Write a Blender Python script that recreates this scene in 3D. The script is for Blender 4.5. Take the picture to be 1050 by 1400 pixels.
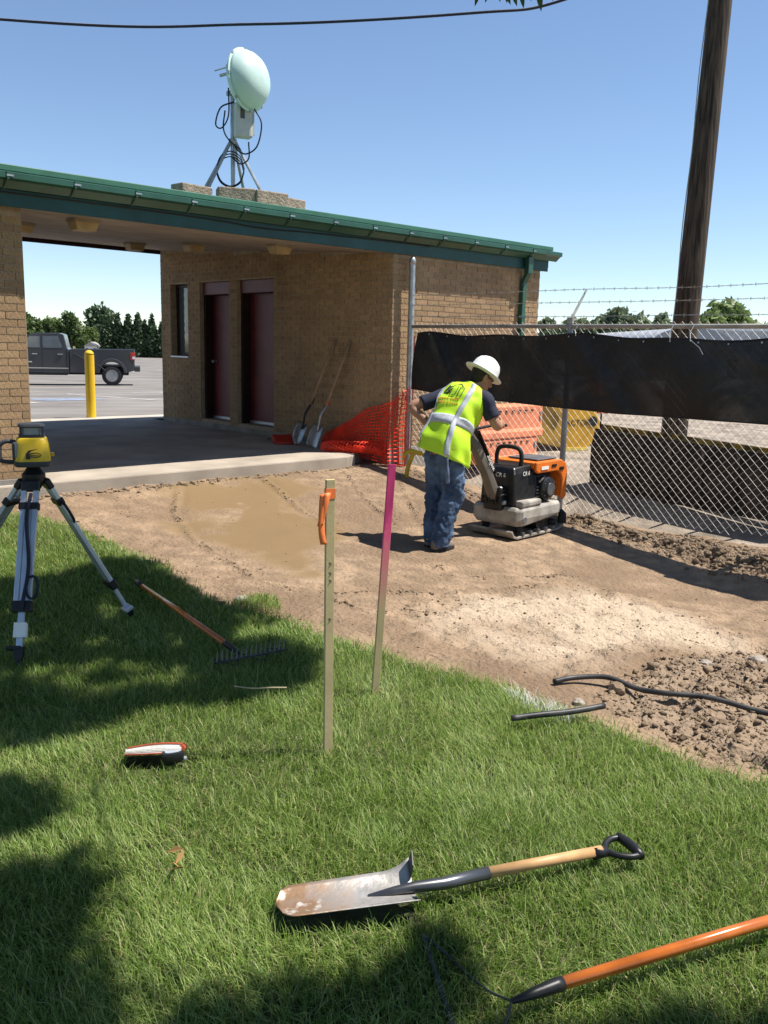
import bpy, bmesh, math, random
import numpy as np
from mathutils import Matrix, Vector
R_ = math.radians
random.seed(7); rng = np.random.default_rng(7)
for o in list(bpy.data.objects): bpy.data.objects.remove(o)
SC = bpy.context.scene; COL = SC.collection

# ------------------------------------------------------------------ camera, sky, sun, exposure
CAM_H, PITCH, ROLL = 1.62, R_(10.5), R_(1.34)
FPX, CX, CY = 1220.0, 525.0, 700.0
_f = Vector((0, math.cos(PITCH), -math.sin(PITCH))); _r = Vector((1, 0, 0)); _u = _r.cross(_f)
_R = _r*math.cos(ROLL) + _u*math.sin(ROLL); _U = -_r*math.sin(ROLL) + _u*math.cos(ROLL)
CAMP = Vector((0, 0, CAM_H))
cam = bpy.data.cameras.new('camera'); cam.sensor_fit = 'VERTICAL'; cam.sensor_height = 24
cam.lens = 12/(700/FPX); cam.clip_start = .05; cam.clip_end = 6000
camo = bpy.data.objects.new('camera', cam); COL.objects.link(camo); SC.camera = camo
camo.matrix_world = Matrix(((_R.x, _U.x, -_f.x, 0), (_R.y, _U.y, -_f.y, 0), (_R.z, _U.z, -_f.z, CAM_H), (0, 0, 0, 1)))

SUNS = Vector((-.53, -.045, -1.0))            # the way the light travels
SUN_EL = math.atan2(1, math.hypot(SUNS.x, SUNS.y)); SUN_AZ = math.atan2(-SUNS.x, -SUNS.y)
W = bpy.data.worlds.new('World'); SC.world = W; W.use_nodes = True
nt = W.node_tree; nt.nodes.clear()
sky = nt.nodes.new('ShaderNodeTexSky'); sky.sky_type = 'NISHITA'; sky.sun_disc = False
sky.sun_elevation = SUN_EL; sky.sun_rotation = SUN_AZ; sky.altitude = 1400; sky.air_density = 1.0; sky.dust_density = .1; sky.ozone_density = 2.5
bg = nt.nodes.new('ShaderNodeBackground'); bg.inputs[1].default_value = .096
wo = nt.nodes.new('ShaderNodeOutputWorld'); nt.links.new(sky.outputs[0], bg.inputs[0]); nt.links.new(bg.outputs[0], wo.inputs[0])
sun = bpy.data.lights.new('sun', 'SUN'); sun.energy = 5.0; sun.angle = R_(.53); sun.color = (1, .95, .87)
suno = bpy.data.objects.new('sun', sun); COL.objects.link(suno); suno.location = (6, 3, 12)
suno.rotation_euler = SUNS.to_track_quat('-Z', 'Y').to_euler()
SC.view_settings.view_transform = 'Standard'; SC.view_settings.look = 'None'; SC.view_settings.gamma = 1
SC.view_settings.use_curve_mapping = False; SC.view_settings.exposure = 0.75

# ------------------------------------------------------------------ layout: sight lines measured on site give world points
def ray(x, y):
    return (_f + _R*((x-CX)/FPX) - _U*((y-CY)/FPX)).normalized()
def gp(x, y, z=0.0):
    d = ray(x, y); return CAMP + d*((z-CAM_H)/d.z)
S = .31                                       # top of the concrete slab
A = gp(531, 620, S)                           # front corner of the brick building
UA = R_(43.2256)
U = Vector((math.cos(UA), math.sin(UA), 0)); V = Vector((-math.sin(UA), math.cos(UA), 0))
def uv(u, v, z=0.0): p = A + U*u + V*v; return Vector((p.x, p.y, z))
def to_uv(p): q = Vector((p[0]-A.x, p[1]-A.y, 0)); return q.dot(U), q.dot(V)

# ------------------------------------------------------------------ materials
MATS = {}
def mat(name, col, rough=.6, metal=0.0, var=.15, vs=6.0, bump=0.0, bs=60.0, col2=None, spec=.4, detail=4.0, contrast=(.35, .65), trans=0.0, coat=0.0):
    if name in MATS: return MATS[name]
    m = bpy.data.materials.new(name); m.use_nodes = True; t = m.node_tree; n = t.nodes; L = t.links
    b = n['Principled BSDF']; b.inputs['Roughness'].default_value = rough; b.inputs['Metallic'].default_value = metal
    b.inputs['Specular IOR Level'].default_value = spec
    if coat: b.inputs['Coat Weight'].default_value = coat; b.inputs['Coat Roughness'].default_value = .08
    tc = n.new('ShaderNodeTexCoord'); no = n.new('ShaderNodeTexNoise'); no.inputs['Scale'].default_value = vs; no.inputs['Detail'].default_value = detail
    L.new(tc.outputs['Object'], no.inputs['Vector'])
    cr = n.new('ShaderNodeValToRGB'); e = cr.color_ramp.elements
    lo = tuple(c*(1-var) for c in col); hi = col2 if col2 else tuple(min(1, c*(1+var)) for c in col)
    e[0].position, e[1].position = contrast; e[0].color = (*lo, 1); e[1].color = (*hi, 1)
    L.new(no.outputs['Fac'], cr.inputs[0]); L.new(cr.outputs[0], b.inputs['Base Color'])
    if bump:
        n2 = n.new('ShaderNodeTexNoise'); n2.inputs['Scale'].default_value = bs; n2.inputs['Detail'].default_value = 6
        L.new(tc.outputs['Object'], n2.inputs['Vector'])
        bm_ = n.new('ShaderNodeBump'); bm_.inputs['Strength'].default_value = bump; bm_.inputs['Distance'].default_value = .02
        L.new(n2.outputs['Fac'], bm_.inputs['Height']); L.new(bm_.outputs[0], b.inputs['Normal'])
    m['ramp'] = cr.name
    MATS[name] = m; return m
def nodes(m): return m.node_tree.nodes, m.node_tree.links, m.node_tree.nodes['Principled BSDF']

M_conc = mat('concrete', (.40, .36, .30), .85, var=.25, vs=3, bump=.25, bs=90)
M_found = mat('foundation_concrete', (.30, .28, .25), .9, var=.2, vs=5, bump=.3, bs=70)
M_mortar = mat('mortar', (.43, .345, .25), .95, var=.15, vs=12, bump=.3, bs=150)
M_green = mat('green_metal', (.024, .098, .064), .36, var=.12, vs=3, spec=.5)
M_teal = mat('teal_fascia', (.012, .075, .072), .5, var=.15, vs=2.5, spec=.4)
M_soffit = mat('soffit_paint', (.36, .31, .26), .8, var=.1, vs=4)
M_maroon = mat('maroon_door_paint', (.17, .030, .040), .42, var=.2, vs=3)
M_dkframe = mat('dark_frame', (.025, .010, .010), .5, var=.2)
M_galv = mat('galvanised_steel', (.42, .44, .46), .42, metal=.75, var=.2, vs=12)
M_galvd = mat('dull_galvanised_wire', (.40, .39, .36), .6, metal=.25, var=.2, vs=15)
M_black = mat('black_plastic', (.012, .012, .013), .42, var=.3)
M_rubber = mat('black_rubber', (.016, .016, .017), .75, var=.3, vs=20, bump=.1)
M_steel = mat('worn_steel', (.33, .34, .36), .38, metal=.85, var=.25, vs=14, bump=.05)
M_alu = mat('aluminium', (.50, .55, .64), .36, metal=.55, var=.08, vs=9)
M_white = mat('white_paint', (.78, .78, .76), .45, var=.05, vs=4)
M_wood = mat('stake_wood', (.52, .41, .215), .75, var=.10, vs=5, bump=.05, bs=60)
M_ash = mat('ash_handle_wood', (.50, .29, .13), .5, var=.2, vs=10)
M_varn = mat('varnished_orange_wood', (.50, .135, .022), .22, var=.25, vs=8, coat=.6)
M_dirt = None

def weather(m, sock, lo=.72, scale=1.1):             # broad stains that run over many pieces
    n, L, b = nodes(m); ge = n.new('ShaderNodeNewGeometry'); mp = n.new('ShaderNodeMapping'); mp.inputs['Scale'].default_value = (1.6, 1.6, .5); L.new(ge.outputs['Position'], mp.inputs[0])
    no = n.new('ShaderNodeTexNoise'); no.inputs['Scale'].default_value = scale; no.inputs['Detail'].default_value = 7; no.inputs['Roughness'].default_value = .65; L.new(mp.outputs[0], no.inputs['Vector'])
    cr = n.new('ShaderNodeValToRGB'); cr.color_ramp.elements[0].position = .32; cr.color_ramp.elements[0].color = (lo, lo*.97, lo*.94, 1); cr.color_ramp.elements[1].position = .62; cr.color_ramp.elements[1].color = (1.0, 1.0, 1.0, 1)
    x = n.new('ShaderNodeMix'); x.data_type = 'RGBA'; x.blend_type = 'MULTIPLY'; x.inputs[0].default_value = 1; L.new(no.outputs['Fac'], cr.inputs[0]); L.new(sock, x.inputs[6]); L.new(cr.outputs[0], x.inputs[7]); L.new(x.outputs[2], b.inputs['Base Color'])
for _m in (M_conc, M_found, M_mortar, M_teal, M_green, M_soffit): weather(_m, _m.node_tree.nodes[_m['ramp']].outputs[0], .75, 1.3)
# bricks: every brick its own shade
def brick_mat():
    m = mat('tan_brick', (.40, .265, .145), .9, var=.14, vs=30, bump=.55, bs=45)
    n, L, b = nodes(m)
    oi = n.new('ShaderNodeObjectInfo'); ge = n.new('ShaderNodeNewGeometry')
    ad = n.new('ShaderNodeMath'); ad.operation = 'ADD'; fr = n.new('ShaderNodeMath'); fr.operation = 'FRACT'
    L.new(oi.outputs['Random'], ad.inputs[0]); L.new(ge.outputs['Random Per Island'], ad.inputs[1]); L.new(ad.outputs[0], fr.inputs[0])
    hs = n.new('ShaderNodeHueSaturation'); mr = n.new('ShaderNodeMapRange'); mr.inputs[3].default_value = .86; mr.inputs[4].default_value = 1.10
    L.new(fr.outputs[0], mr.inputs[0]); L.new(mr.outputs[0], hs.inputs['Value'])
    m2 = n.new('ShaderNodeMapRange'); m2.inputs[3].default_value = .494; m2.inputs[4].default_value = .505
    f2 = n.new('ShaderNodeMath'); f2.operation = 'MULTIPLY'; f2.inputs[1].default_value = 7.3; f3 = n.new('ShaderNodeMath'); f3.operation = 'FRACT'
    L.new(fr.outputs[0], f2.inputs[0]); L.new(f2.outputs[0], f3.inputs[0]); L.new(f3.outputs[0], m2.inputs[0]); L.new(m2.outputs[0], hs.inputs['Hue'])
    L.new(n[m['ramp']].outputs[0], hs.inputs['Color']); weather(m, hs.outputs[0])
    return m
M_brick = brick_mat()
def glass_mat(name, tint=(.02, .025, .03), rough=.04):
    m = mat(name, tint, rough, var=.1, spec=.9); return m
M_glass = glass_mat('dark_glass')

# ------------------------------------------------------------------ mesh helpers
PM = {}                                       # matrices of the empties
def tag(o, label=None, cat=None, group=None, kind=None):
    if label: o['label'] = label
    if cat: o['category'] = cat
    if group: o['group'] = group
    if kind: o['kind'] = kind
    return o
def thing(name, label, cat, loc, rz=0.0, group=None):
    o = bpy.data.objects.new(name, None); COL.objects.link(o); o.location = loc; o.rotation_euler = (0, 0, rz); o.empty_display_size = .1
    PM[o.name] = Matrix.Translation(Vector(loc)) @ Matrix.Rotation(rz, 4, 'Z')
    return tag(o, label, cat, group)
def frame(o, x, up=(0, 0, 1)):
    x = Vector(x).normalized(); up = Vector(up); y = up.cross(x)
    if y.length < 1e-5: y = Vector((0, 1, 0)).cross(x)
    y.normalize(); z = x.cross(y); o = Vector(o)
    return Matrix(((x.x, y.x, z.x, o.x), (x.y, y.y, z.y, o.y), (x.z, y.z, z.z, o.z), (0, 0, 0, 1)))
class MB:
    def __init__(s): s.v = []; s.f = []
    def add(s, vs, fs, M=None):
        k = len(s.v)
        s.v += [tuple(M @ Vector(p)) if M else tuple(p) for p in vs]
        s.f += [tuple(i+k for i in f) for f in fs]; return s
    def box(s, x0, x1, y0, y1, z0, z1, M=None):
        return s.add([(x0,y0,z0),(x1,y0,z0),(x1,y1,z0),(x0,y1,z0),(x0,y0,z1),(x1,y0,z1),(x1,y1,z1),(x0,y1,z1)],
                     [(0,3,2,1),(4,5,6,7),(0,1,5,4),(1,2,6,5),(2,3,7,6),(3,0,4,7)], M)
    def cbox(s, c, d, M=None):
        return s.box(c[0]-d[0]/2, c[0]+d[0]/2, c[1]-d[1]/2, c[1]+d[1]/2, c[2]-d[2]/2, c[2]+d[2]/2, M)
    def tube(s, pts, r, n=8, M=None, cap=True):
        pts = [Vector(p) for p in pts]; N = len(pts); rr = r if isinstance(r, (list, tuple)) else [r]*N
        t0 = (pts[1]-pts[0]).normalized(); a = t0.orthogonal().normalized(); vs = []
        for i, p in enumerate(pts):
            t = (pts[min(i+1, N-1)]-pts[max(i-1, 0)]).normalized()
            a = (a - t*a.dot(t)); a = a.normalized() if a.length > 1e-6 else t.orthogonal().normalized(); b = t.cross(a)
            for k in range(n):
                w = 2*math.pi*k/n; vs.append(p + (a*math.cos(w)+b*math.sin(w))*rr[i])
        fs = [(i*n+k, i*n+(k+1) % n, (i+1)*n+(k+1) % n, (i+1)*n+k) for i in range(N-1) for k in range(n)]
        if cap: fs += [tuple(range(n-1, -1, -1)), tuple((N-1)*n+k for k in range(n))]
        return s.add(vs, fs, M)
    def lathe(s, prof, n=24, M=None, cap=True):
        vs = [(r*math.cos(2*math.pi*k/n), r*math.sin(2*math.pi*k/n), z) for r, z in prof for k in range(n)]
        N = len(prof); fs = [(i*n+k, i*n+(k+1) % n, (i+1)*n+(k+1) % n, (i+1)*n+k) for i in range(N-1) for k in range(n)]
        if cap and prof[0][0] > 1e-4: fs.append(tuple(range(n-1, -1, -1)))
        if cap and prof[-1][0] > 1e-4: fs.append(tuple((N-1)*n+k for k in range(n)))
        return s.add(vs, fs, M)
    def prism(s, poly, z0, z1, M=None):           # poly in local xy, extruded along local z
        n = len(poly)
        return s.add([(x, y, z0) for x, y in poly] + [(x, y, z1) for x, y in poly],
                     [tuple(range(n-1, -1, -1)), tuple(range(n, 2*n))] + [(k, (k+1) % n, n+(k+1) % n, n+k) for k in range(n)], M)
    def loft(s, rings, M=None, cap=True):
        n = len(rings[0]); vs = [p for r in rings for p in r]; N = len(rings)
        fs = [(i*n+k, i*n+(k+1) % n, (i+1)*n+(k+1) % n, (i+1)*n+k) for i in range(N-1) for k in range(n)]
        if cap: fs += [tuple(range(n-1, -1, -1)), tuple((N-1)*n+k for k in range(n))]
        return s.add(vs, fs, M)
    def grid(s, P, M=None):                       # P[i][j]
        h, w = len(P), len(P[0])
        return s.add([p for r in P for p in r], [(i*w+j, i*w+j+1, (i+1)*w+j+1, (i+1)*w+j) for i in range(h-1) for j in range(w-1)], M)
    def build(s, name, m, parent=None, smooth=False, bevel=0.0, world=False, solid=0.0, ang=None):
        me = bpy.data.meshes.new(name); vs = s.v
        if world and parent is not None:
            I = PM[parent.name].inverted() if parent.name in PM else Matrix.Translation(-parent.location); vs = [tuple(I @ Vector(p)) for p in vs]
        org = None
        if parent is None:
            a = np.array(vs); org = Vector(((a[:, 0].min()+a[:, 0].max())/2, (a[:, 1].min()+a[:, 1].max())/2, a[:, 2].min()))
            vs = [tuple(Vector(p)-org) for p in vs]
        me.from_pydata(vs, [], s.f)
        bmm = bmesh.new(); bmm.from_mesh(me); bmesh.ops.recalc_face_normals(bmm, faces=bmm.faces); bmm.to_mesh(me); bmm.free()
        me.materials.append(m)
        if smooth: me.shade_smooth()
        o = bpy.data.objects.new(name, me); COL.objects.link(o)
        if parent is not None: o.parent = parent
        else: o.location = org
        if solid:
            q = o.modifiers.new('solid', 'SOLIDIFY'); q.thickness = solid; q.offset = 0
        if bevel:
            q = o.modifiers.new('bevel', 'BEVEL'); q.width = bevel; q.segments = 2; q.limit_method = 'ANGLE'; q.angle_limit = R_(35)
        if smooth and ang:
            me.set_sharp_from_angle(angle=R_(ang))
        return o
def mesh_np(name, verts, faces3, m, attr=None, parent=None, smooth=False, quads=False):
    me = bpy.data.meshes.new(name); nv = len(verts); nf = len(faces3); k = faces3.shape[1]
    me.vertices.add(nv); me.vertices.foreach_set('co', np.ascontiguousarray(verts, np.float32).ravel())
    me.loops.add(nf*k); me.loops.foreach_set('vertex_index', np.ascontiguousarray(faces3, np.int32).ravel())
    me.polygons.add(nf); me.polygons.foreach_set('loop_start', np.arange(0, nf*k, k, dtype=np.int32))
    me.update(calc_edges=True)
    if attr:
        for an, av in attr.items():
            a = me.attributes.new(an, 'FLOAT', 'POINT'); a.data.foreach_set('value', np.ascontiguousarray(av, np.float32))
    me.materials.append(m)
    if smooth: me.shade_smooth()
    o = bpy.data.objects.new(name, me); COL.objects.link(o)
    if parent is not None: o.parent = parent
    return o
def text_mesh(txt, size, name, m, parent, M, depth=.001):
    cu = bpy.data.curves.new(name, 'FONT'); cu.body = txt; cu.size = size; cu.extrude = depth; cu.align_x = 'CENTER'; cu.align_y = 'CENTER'
    ob = bpy.data.objects.new(name, cu); COL.objects.link(ob)
    dg = bpy.context.evaluated_depsgraph_get(); me = bpy.data.meshes.new_from_object(ob.evaluated_get(dg))
    bpy.data.objects.remove(ob); me.transform(M); me.materials.clear(); me.materials.append(m)
    o = bpy.data.objects.new(name, me); COL.objects.link(o); o.parent = parent; return o
def vnoise(x, y, seed=0):
    xi = np.floor(x).astype(np.int64); yi = np.floor(y).astype(np.int64); xf = x-xi; yf = y-yi
    def h(a, b):
        n = (a*374761393 + b*668265263 + seed*974711) & 0x7fffffff; n = ((n ^ (n >> 13))*1274126177) & 0x7fffffff
        return ((n ^ (n >> 16)) & 0xffff)/65535.0
    sx = xf*xf*(3-2*xf); sy = yf*yf*(3-2*yf)
    return (h(xi, yi)*(1-sx)+h(xi+1, yi)*sx)*(1-sy) + (h(xi, yi+1)*(1-sx)+h(xi+1, yi+1)*sx)*sy
def fbm(x, y, o=4, seed=0):
    s = 0; a = .5
    for k in range(o): s = s + a*vnoise(x*2**k, y*2**k, seed+k); a *= .5
    return s
def inpoly(px_, py_, poly):
    c = np.zeros(px_.shape, bool); n = len(poly); j = n-1
    for i in range(n):
        xi, yi = poly[i][:2]; xj, yj = poly[j][:2]
        if yi != yj: c ^= ((yi > py_) != (yj > py_)) & (px_ < (xj-xi)*(py_-yi)/(yj-yi)+xi)
        j = i
    return c
def dist_line(px_, py_, pts):
    d = np.full(px_.shape, 1e9)
    for a, b in zip(pts[:-1], pts[1:]):
        ax, ay = a[0], a[1]; bx, by = b[0]-ax, b[1]-ay; t = np.clip(((px_-ax)*bx+(py_-ay)*by)/(bx*bx+by*by+1e-9), 0, 1)
        d = np.minimum(d, np.hypot(px_-ax-t*bx, py_-ay-t*by))
    return d
def bez(p, n=24):                                # smooth curve through points (Catmull-Rom)
    p = [Vector(q) for q in p]; q = [p[0]*2-p[1]] + p + [p[-1]*2-p[-2]]; out = []
    for i in range(1, len(q)-2):
        for k in range(n):
            t = k/n; a, b, c, d = q[i-1], q[i], q[i+1], q[i+2]
            out.append(.5*((2*b)+(c-a)*t+(2*a-5*b+4*c-d)*t*t+(3*b-a-3*c+d)*t**3))
    return out+[p[-1]]

# ================================================================== THE SETTING
def structure(o): o['kind'] = 'structure'; return o
M_far = mat('dry_grass_ground', (.20, .18, .09), .95, var=.3, vs=.12, col2=(.14, .17, .06))
structure(MB().grid([[(-3000, -400, -.95), (3000, -400, -.95)], [(-3000, 5000, -.95), (3000, 5000, -.95)]]).build('ground', M_far))

def lot_z(v):
    return np.interp(v, [-30, -5, 0, 6.25, 27, 48, 150], [0.0, 0.0, .22, .27, -.24, -.55, -.60])
# asphalt parking lot behind the building
def asphalt():
    m = mat('worn_asphalt', (.215, .195, .175), .9, var=.22, vs=.35, bump=.2, bs=120, detail=8)
    n, L, b = nodes(m)
    tc = n.new('ShaderNodeTexCoord'); mp = n.new('ShaderNodeMapping'); mp.inputs['Scale'].default_value = (.25, 3.0, 1); mp.inputs['Rotation'].default_value = (0, 0, -R_(8))
    no = n.new('ShaderNodeTexNoise'); no.inputs['Scale'].default_value = .35; no.inputs['Detail'].default_value = 5
    L.new(tc.outputs['Object'], mp.inputs[0]); L.new(mp.outputs[0], no.inputs['Vector'])
    mx = n.new('ShaderNodeMix'); mx.data_type = 'RGBA'; mx.blend_type = 'MULTIPLY'; mx.inputs[0].default_value = .55
    cr = n.new('ShaderNodeValToRGB'); cr.color_ramp.elements[0].position = .4; cr.color_ramp.elements[0].color = (.55, .55, .56, 1); cr.color_ramp.elements[1].position = .6
    L.new(no.outputs['Fac'], cr.inputs[0]); L.new(n[m['ramp']].outputs[0], mx.inputs[6]); L.new(cr.outputs[0], mx.inputs[7]); L.new(mx.outputs[2], b.inputs['Base Color'])
    return m
M_asph = asphalt()
g = MB(); us = np.linspace(-70, 130, 41); vs_ = np.concatenate([np.linspace(6.25, 30, 20), np.linspace(34, 118, 12)])
g.grid([[tuple(uv(a, b, float(lot_z(b)))) for a in us] for b in vs_]); structure(g.build('parking_lot', M_asph))
M_grav = mat('gravel_yard', (.25, .205, .16), .95, var=.35, vs=2.5, bump=.9, bs=40, detail=9)
g = MB(); us = np.concatenate([np.linspace(.42, 4, 8), np.linspace(6, 110, 16)]); vs_ = np.linspace(-34, 6.25, 34)
def fence_z(v): return float(np.interp(v, [-7.6, -4.73, -3.4, -2.48, -1.6, -.11, .5], [.0, -.03, -.08, -.13, -.05, .17, .2]))
def yard_z(u, v):
    t = min(1, max(0, (u-.42)/.9)); t = t*t*(3-2*t); return (fence_z(v)-.09)*(1-t)+float(lot_z(v))*t
us = np.concatenate([np.linspace(.42, 1.5, 10), np.linspace(2, 4, 5), np.linspace(6, 110, 16)]); vs_ = np.concatenate([[-34, -25, -16], np.linspace(-10, 6.25, 60)])
g.grid([[tuple(uv(a, b, yard_z(a, b))) for a in us] for b in vs_]); structure(g.build('gravel_yard', M_grav))
# concrete slab of the breezeway
slab = [(-9, .06), (-.62, .06), (-.45, .12), (-.30, .30), (-.03, .42), (-.03, 6.2), (-9, 6.2)]
g = MB(); g.prism(slab, -.40, 0); ow = thing('breezeway_slab', None, None, A, UA); ow['kind'] = 'structure'
g.build('concrete_slab', mat('slab_concrete', (.34, .29, .235), .88, var=.22, vs=1.6, bump=.2, bs=80, detail=8), ow, bevel=.018)
# painted markings
def marking(name, u0, u1, v0, v1, m):
    z = [float(lot_z(v0))+.008, float(lot_z(v1))+.008]
    return structure(MB().grid([[tuple(uv(u0, v0, z[0])), tuple(uv(u1, v0, z[0]))], [tuple(uv(u0+(v1-v0)*.0, v1, z[1])), tuple(uv(u1, v1, z[1]))]]).build(name, m))
M_line = mat('faded_road_paint', (.50, .48, .45), .85, var=.3, vs=6); M_bluep = mat('faded_blue_paint', (.20, .235, .30), .85, var=.35, vs=3)
for k in range(6): marking('parking_line', -2.2+3.1*k, -2.08+3.1*k, 13.2, 18.6, M_line)
marking('parking_line', -8, 22, 18.65, 18.77, M_line)
marking('accessible_bay_patch', 1.6, 3.2, 14.2, 15.8, M_bluep)
marking('concrete_apron', -9, 3.1, 6.25, 7.3, mat('apron_concrete', (.42, .38, .32), .9, var=.15, vs=2))

# lawn outline (world) ------------------------------------------------
def lz_(x, y):
    v_ = (np.asarray(x, float)-A.x)*V.x+(np.asarray(y, float)-A.y)*V.y; u_ = (np.asarray(x, float)-A.x)*U.x+(np.asarray(y, float)-A.y)*U.y
    t = np.clip((v_+3.0)/2.7, 0, 1); k = np.clip((-2.6-u_)/1.2, 0, 1); return .17*t*t*(3-2*t)*k
def gl(x, y):
    z = 0.0
    for _ in range(25): p = gp(x, y, z); z = .5*z+.5*float(lz_(p.x, p.y))
    return p
edge_px = [(-40, 694), (0, 694), (50, 702), (110, 718), (165, 744), (215, 763), (250, 790), (292, 812), (330, 826), (400, 842), (440, 862), (530, 886), (600, 908), (680, 928),
           (740, 952), (800, 968), (845, 990), (900, 1012), (960, 1036), (1050, 1058)]
edge = [tuple(gl(x, y)[:2]) for x, y in edge_px]
edge = [(-9, 1.6), (-5.9, 4.7), (-4.6, 6.1)] + edge + [(2.6, 2.75), (5, 2.2), (12, 1.6)]
eb = [tuple(p)[:2] for p in bez([(x, y, 0) for x, y in edge], 8)]
wob = np.random.default_rng(3).normal(0, .016, (len(eb), 2)); eb = [(p[0]+w[0], p[1]+w[1]) for p, w in zip(eb, wob)]
lawn_poly = eb + [(12, -9), (-9, -9)]
M_soil = mat('lawn_soil', (.045, .050, .018), .95, var=.4, vs=14, bump=.5, bs=40)
LZ = -.045
lx, ly = np.meshgrid(np.arange(-9, 12.01, .06), np.arange(-9, 9.2, .06)); li = np.arange(lx.size).reshape(lx.shape)
lq = np.stack([li[:-1, :-1], li[:-1, 1:], li[1:, 1:], li[1:, :-1]], -1).reshape(-1, 4); lin = inpoly(lx[:-1, :-1].ravel()+.03, ly[:-1, :-1].ravel()+.03, lawn_poly); lq = lq[lin]
lu = np.unique(lq); lr = np.full(lx.size, -1); lr[lu] = np.arange(len(lu))
structure(mesh_np('lawn', np.stack([lx.ravel(), ly.ravel(), lz_(lx, ly).ravel()+LZ], 1)[lu], lr[lq], M_soil, smooth=True))

# excavated dirt: a height field through surveyed levels ---------------------------------
lev = []
for uu in np.linspace(-7, -.6, 8): lev.append((*uv(uu, .0)[:2], .20))
for x, y, z in [(470, 640, .16), (520, 652, .13), (555, 655, .11), (597, 752, -.10), (700, 735, -.12), (740, 760, -.14), (500, 750, -.06), (440, 700, -.01), (300, 720, .01), (230, 690, .06), (150, 695, .09),
                (850, 760, -.21), (950, 792, -.29), (1030, 825, -.33), (1045, 870, -.27), (960, 850, -.24), (880, 850, -.18), (800, 860, -.13), (700, 830, -.12), (600, 830, -.10), (500, 835, -.085), (400, 800, -.06), (330, 790, -.055),
                (650, 700, -.08), (620, 670, .02), (1000, 950, -.09), (1050, 1000, -.07), (950, 930, -.11), (850, 930, -.09), (640, 880, -.085), (760, 905, -.09)]:
    lev.append((*gp(x, y, z)[:2], z))
for e in eb[20::6]: lev.append((e[0], e[1], float(lz_(e[0], e[1]))-.07))
for e in eb[26::12]: lev.append((e[0]-.25, e[1]-.45, float(lz_(e[0]-.25, e[1]-.45))-.14))
def fence_z(v): return float(np.interp(v, [-7.6, -4.73, -3.4, -2.48, -1.6, -.11, .5], [.0, -.03, -.08, -.13, -.05, .17, .2]))
for vv in np.linspace(-8, 0, 9): lev.append((*uv(.22, vv)[:2], fence_z(vv)-.01)); lev.append((*uv(.55, vv)[:2], fence_z(vv)-.06)); lev.append((*uv(.8, vv)[:2], fence_z(vv)-.16))
for q in [(-4, 4, -.2), (0, 2, -.2), (3, 1, -.2), (5, 1.5, -.2), (-7, 6, -.2)]: lev.append(q)
lev = np.array(lev); dm = np.hypot(lev[:, None, 0]-lev[None, :, 0], lev[:, None, 1]-lev[None, :, 1])
wgt = np.linalg.solve(dm + np.eye(len(lev))*-.02, lev[:, 2])
def dirt_base(x, y):
    x = np.asarray(x, float); y = np.asarray(y, float); s = np.zeros(x.shape)
    for k in range(len(lev)): s += wgt[k]*np.hypot(x-lev[k, 0], y-lev[k, 1])
    return s
puddle = [tuple(gp(x, y, .01)[:2]) for x, y in [(190, 700), (250, 676), (330, 664), (420, 668), (490, 690), (490, 722), (450, 738), (440, 775), (370, 790), (300, 768), (240, 748), (205, 725)]]
tracks = [[(150, 700), (170, 685), (200, 672), (225, 664)], [(238, 712), (245, 690), (262, 678)], [(240, 715), (265, 742), (310, 764), (345, 785)], [(318, 662), (370, 684), (420, 706), (500, 735), (560, 745)], [(345, 792), (400, 800), (460, 802), (530, 796), (610, 792)],
          [(470, 668), (500, 690), (545, 712)], [(545, 668), (560, 690), (580, 712)], [(640, 775), (720, 770), (790, 762)], [(600, 765), (650, 757), (710, 752)], [(520, 795), (600, 800), (700, 786), (790, 772)], [(450, 812), (520, 828), (600, 822)]]
tracks = [[tuple(gp(x, y, -.03)[:2]) for x, y in t] for t in tracks]
bank = [tuple(uv(np.interp(vv, [-5, -2.7], [-.16, .02]), vv)[:2]) for vv in np.linspace(-2.6, -7.5, 12)]
loose = [tuple(gp(x, y, -.09)[:2]) for x, y in [(850, 922), (900, 890), (1050, 872), (1300, 880), (1360, 1040), (1250, 1110), (1050, 1066), (960, 1040), (900, 1014), (846, 988), (815, 960)]]
mound = [tuple(gp(x, y, -.13)[:2]) for x, y in [(540, 840), (620, 815), (740, 800), (800, 785), (960, 815), (1060, 870), (1060, 900), (900, 890), (840, 930), (740, 945), (640, 905), (560, 880)]]
def dirt_z(x, y, fine=True):
    z = dirt_base(x, y)
    z = z + (fbm(x*1.3, y*1.3, 3, 5)-.45)*.05
    if fine:
        inl = inpoly(x, y, loose); inm = inpoly(x, y, mound)
        amp = np.where(inl, .065, np.where(inm, .042, .010))
        amp = np.where(inpoly(x, y, puddle), .003, amp)
        z = z + (fbm(x*9, y*9, 4, 11)-.47)*amp*2.0 + (fbm(x*24, y*24, 2, 19)-.37)*amp*.75
        p = inpoly(x, y, puddle)
        for t in tracks:
            d = dist_line(x, y, t); z = z + np.exp(-(d/.022)**2)*.06*np.maximum(0, fbm(x*9, y*9, 3, 3)-.28) - np.exp(-((d-.06)/.04)**2)*.008
        db = dist_line(x, y, bank); z = z + np.exp(-(db/.13)**2)*(.20*fbm(x*11, y*11, 4, 9)-.07)
    return z
st = .024
xs = np.arange(-5.2, 6.6, st); ys = np.arange(2.4, 12.0, st); X, Y = np.meshgrid(xs, ys)
Z = dirt_z(X, Y)
ua = (X-A.x)*U.x+(Y-A.y)*U.y; va = (X-A.x)*V.x+(Y-A.y)*V.y
keep = (ua < .75) & (va < .35)
ds = dist_line(X, Y, [tuple(uv(a, b)[:2]) for a, b in ((-9, .06), (-.6, .06), (-.3, .3), (0, .3))])
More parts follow.
